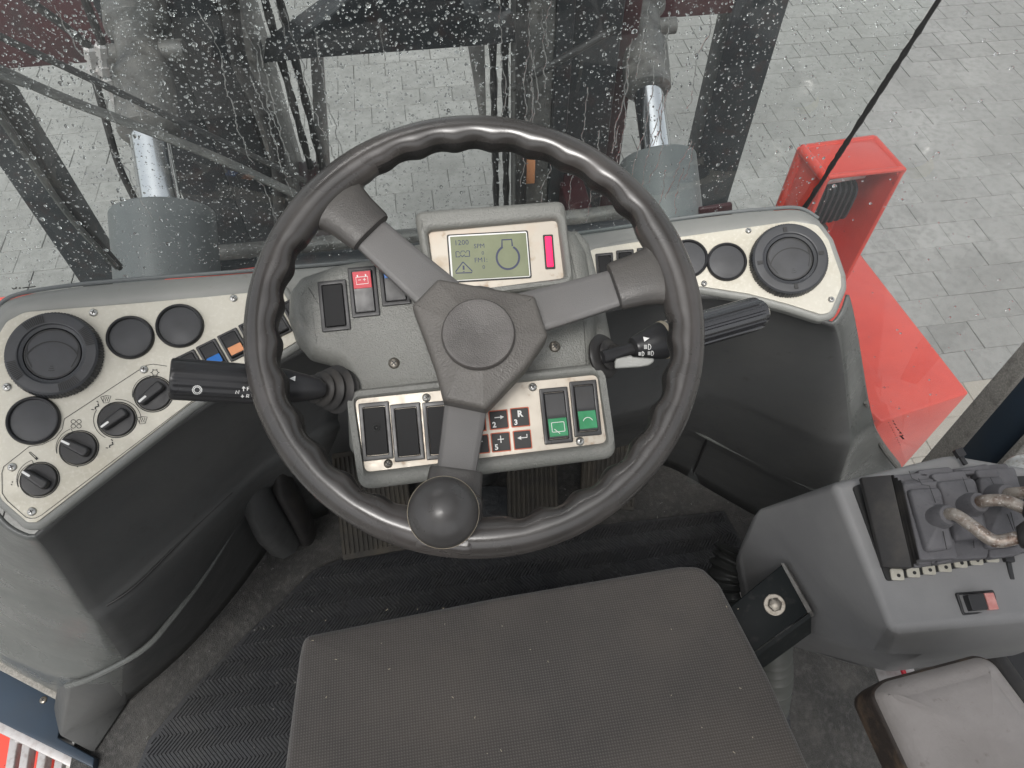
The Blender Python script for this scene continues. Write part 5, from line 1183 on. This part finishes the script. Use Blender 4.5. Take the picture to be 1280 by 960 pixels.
# running trickles
mb = MB(); rnd = random.Random(11)
for k in range(42):
    X = rnd.choice([rnd.uniform(640, 900), rnd.uniform(680, 860), rnd.uniform(560, 990), rnd.uniform(640, 860), rnd.uniform(40, 560)]); Y = rnd.uniform(-20, 230); u, v = GF.px(X, Y); pts = []; L = rnd.uniform(.03, .18)
    if u > u1+ku*(v-v1)-.03: continue
    for j in range(int(L/.004)):
        u += rnd.gauss(0, .0010); v -= .004
        if v < -.01: break
        pts.append(GF.p(u, v, -.0012))
    if len(pts) > 3: mb.tube(pts, [rnd.uniform(.0003, .0007) for _ in pts], 6)
o = mb.build('rain_trickles', M['water'], None, ang=80, merge=False); tag(o, 'thin trickles of rainwater running down the windscreen', 'rain trickles', kind='stuff')
# wipers
wp = thing('wiper', 'long wiper arm crossing the upper left of the windscreen', 'wiper', GF.p(*GF.px(380, 235), -.03))
def Zg(x, y): return (x/2.526, y/2.526)
mb = MB(); pts = [GF.P(*Zg(*q), -.05) for q in [(-60, 80), (0, 115), (250, 232), (500, 352), (750, 470), (965, 572)]]; mb.tube(catmull(pts, 5), .0042, 8, flat=.7); mb.build('wiper_arm', M['rubber'], wp)
mb = MB(); pts = [GF.P(*Zg(*q), -.03) for q in [(-60, 190), (0, 220), (200, 310), (450, 405), (700, 505), (930, 612)]]; mb.tube(catmull(pts, 5), .0062, 8, flat=.6); mb.build('wiper_blade', M['greasy'], wp)
mb = MB(); pts = [GF.P(*Zg(*q), -.018) for q in [(-60, 205), (0, 238), (100, 272)]]; mb.tube(catmull(pts, 5), .0035, 8); mb.build('blade_rubber', M['greasy'], wp)
w2 = thing('wiper', 'short dark wiper blade at the far left edge of the windscreen', 'wiper', GF.P(150, 335, -.02))
mb = MB(); pts = [GF.P(*Zg(*q), -.03) for q in [(-60, 230), (0, 320), (120, 500), (230, 670), (380, 845)]]; mb.tube(catmull(pts, 5), .0050, 8, flat=.7); mb.build('wiper_arm', M['rubber'], w2)
mb = MB(); pts = [GF.P(*Zg(*q), -.018) for q in [(-60, 310), (0, 372), (120, 545), (240, 708), (370, 845)]]; mb.tube(catmull(pts, 5), .0032, 8); mb.build('blade_rubber', M['greasy'], w2)

# lint and crumbs lying on the seat and the mat
mb = MB(); rnd = random.Random(4)
for k in range(26):
    X, Y = rnd.uniform(380, 980), rnd.uniform(740, 950); p = SF.P(X, Y, .0045-.002); a = rnd.uniform(0, PI); d = Vector((math.cos(a), math.sin(a), 0))*rnd.uniform(.0004, .0014); e = Vector((-math.sin(a), math.cos(a), 0))*.0003
    mb.loft([[p-d-e, p+d-e, p+d+e, p-d+e], [q+Vector((0, 0, .0004)) for q in (p-d-e, p+d-e, p+d+e, p-d+e)]])
o = mb.build('lint', M['cream'], None, merge=False); tag(o, 'pale crumbs and lint scattered on the seat cushion', 'lint', kind='stuff')
mb = MB()
for k in range(70):
    X, Y = rnd.uniform(180, 420), rnd.uniform(700, 950); p = az(X, Y, .010 if X > 300 else .0)
    if rnd.random() < .35: X, Y = rnd.uniform(700, 930), rnd.uniform(600, 660); p = az(X, Y, .0)
    a = rnd.uniform(0, PI); d = Vector((math.cos(a), math.sin(a), 0))*rnd.uniform(.0005, .0025); e = Vector((-math.sin(a), math.cos(a), 0))*rnd.uniform(.0004, .001)
    mb.loft([[p-d-e, p+d-e, p+d+e, p-d+e], [q+Vector((0, 0, .001)) for q in (p-d-e, p+d-e, p+d+e, p-d+e)]])
o = mb.build('floor_grit', M['joint'], None, merge=False); tag(o, 'small grit and crumbs on the carpet around the floor mat', 'grit', kind='stuff')
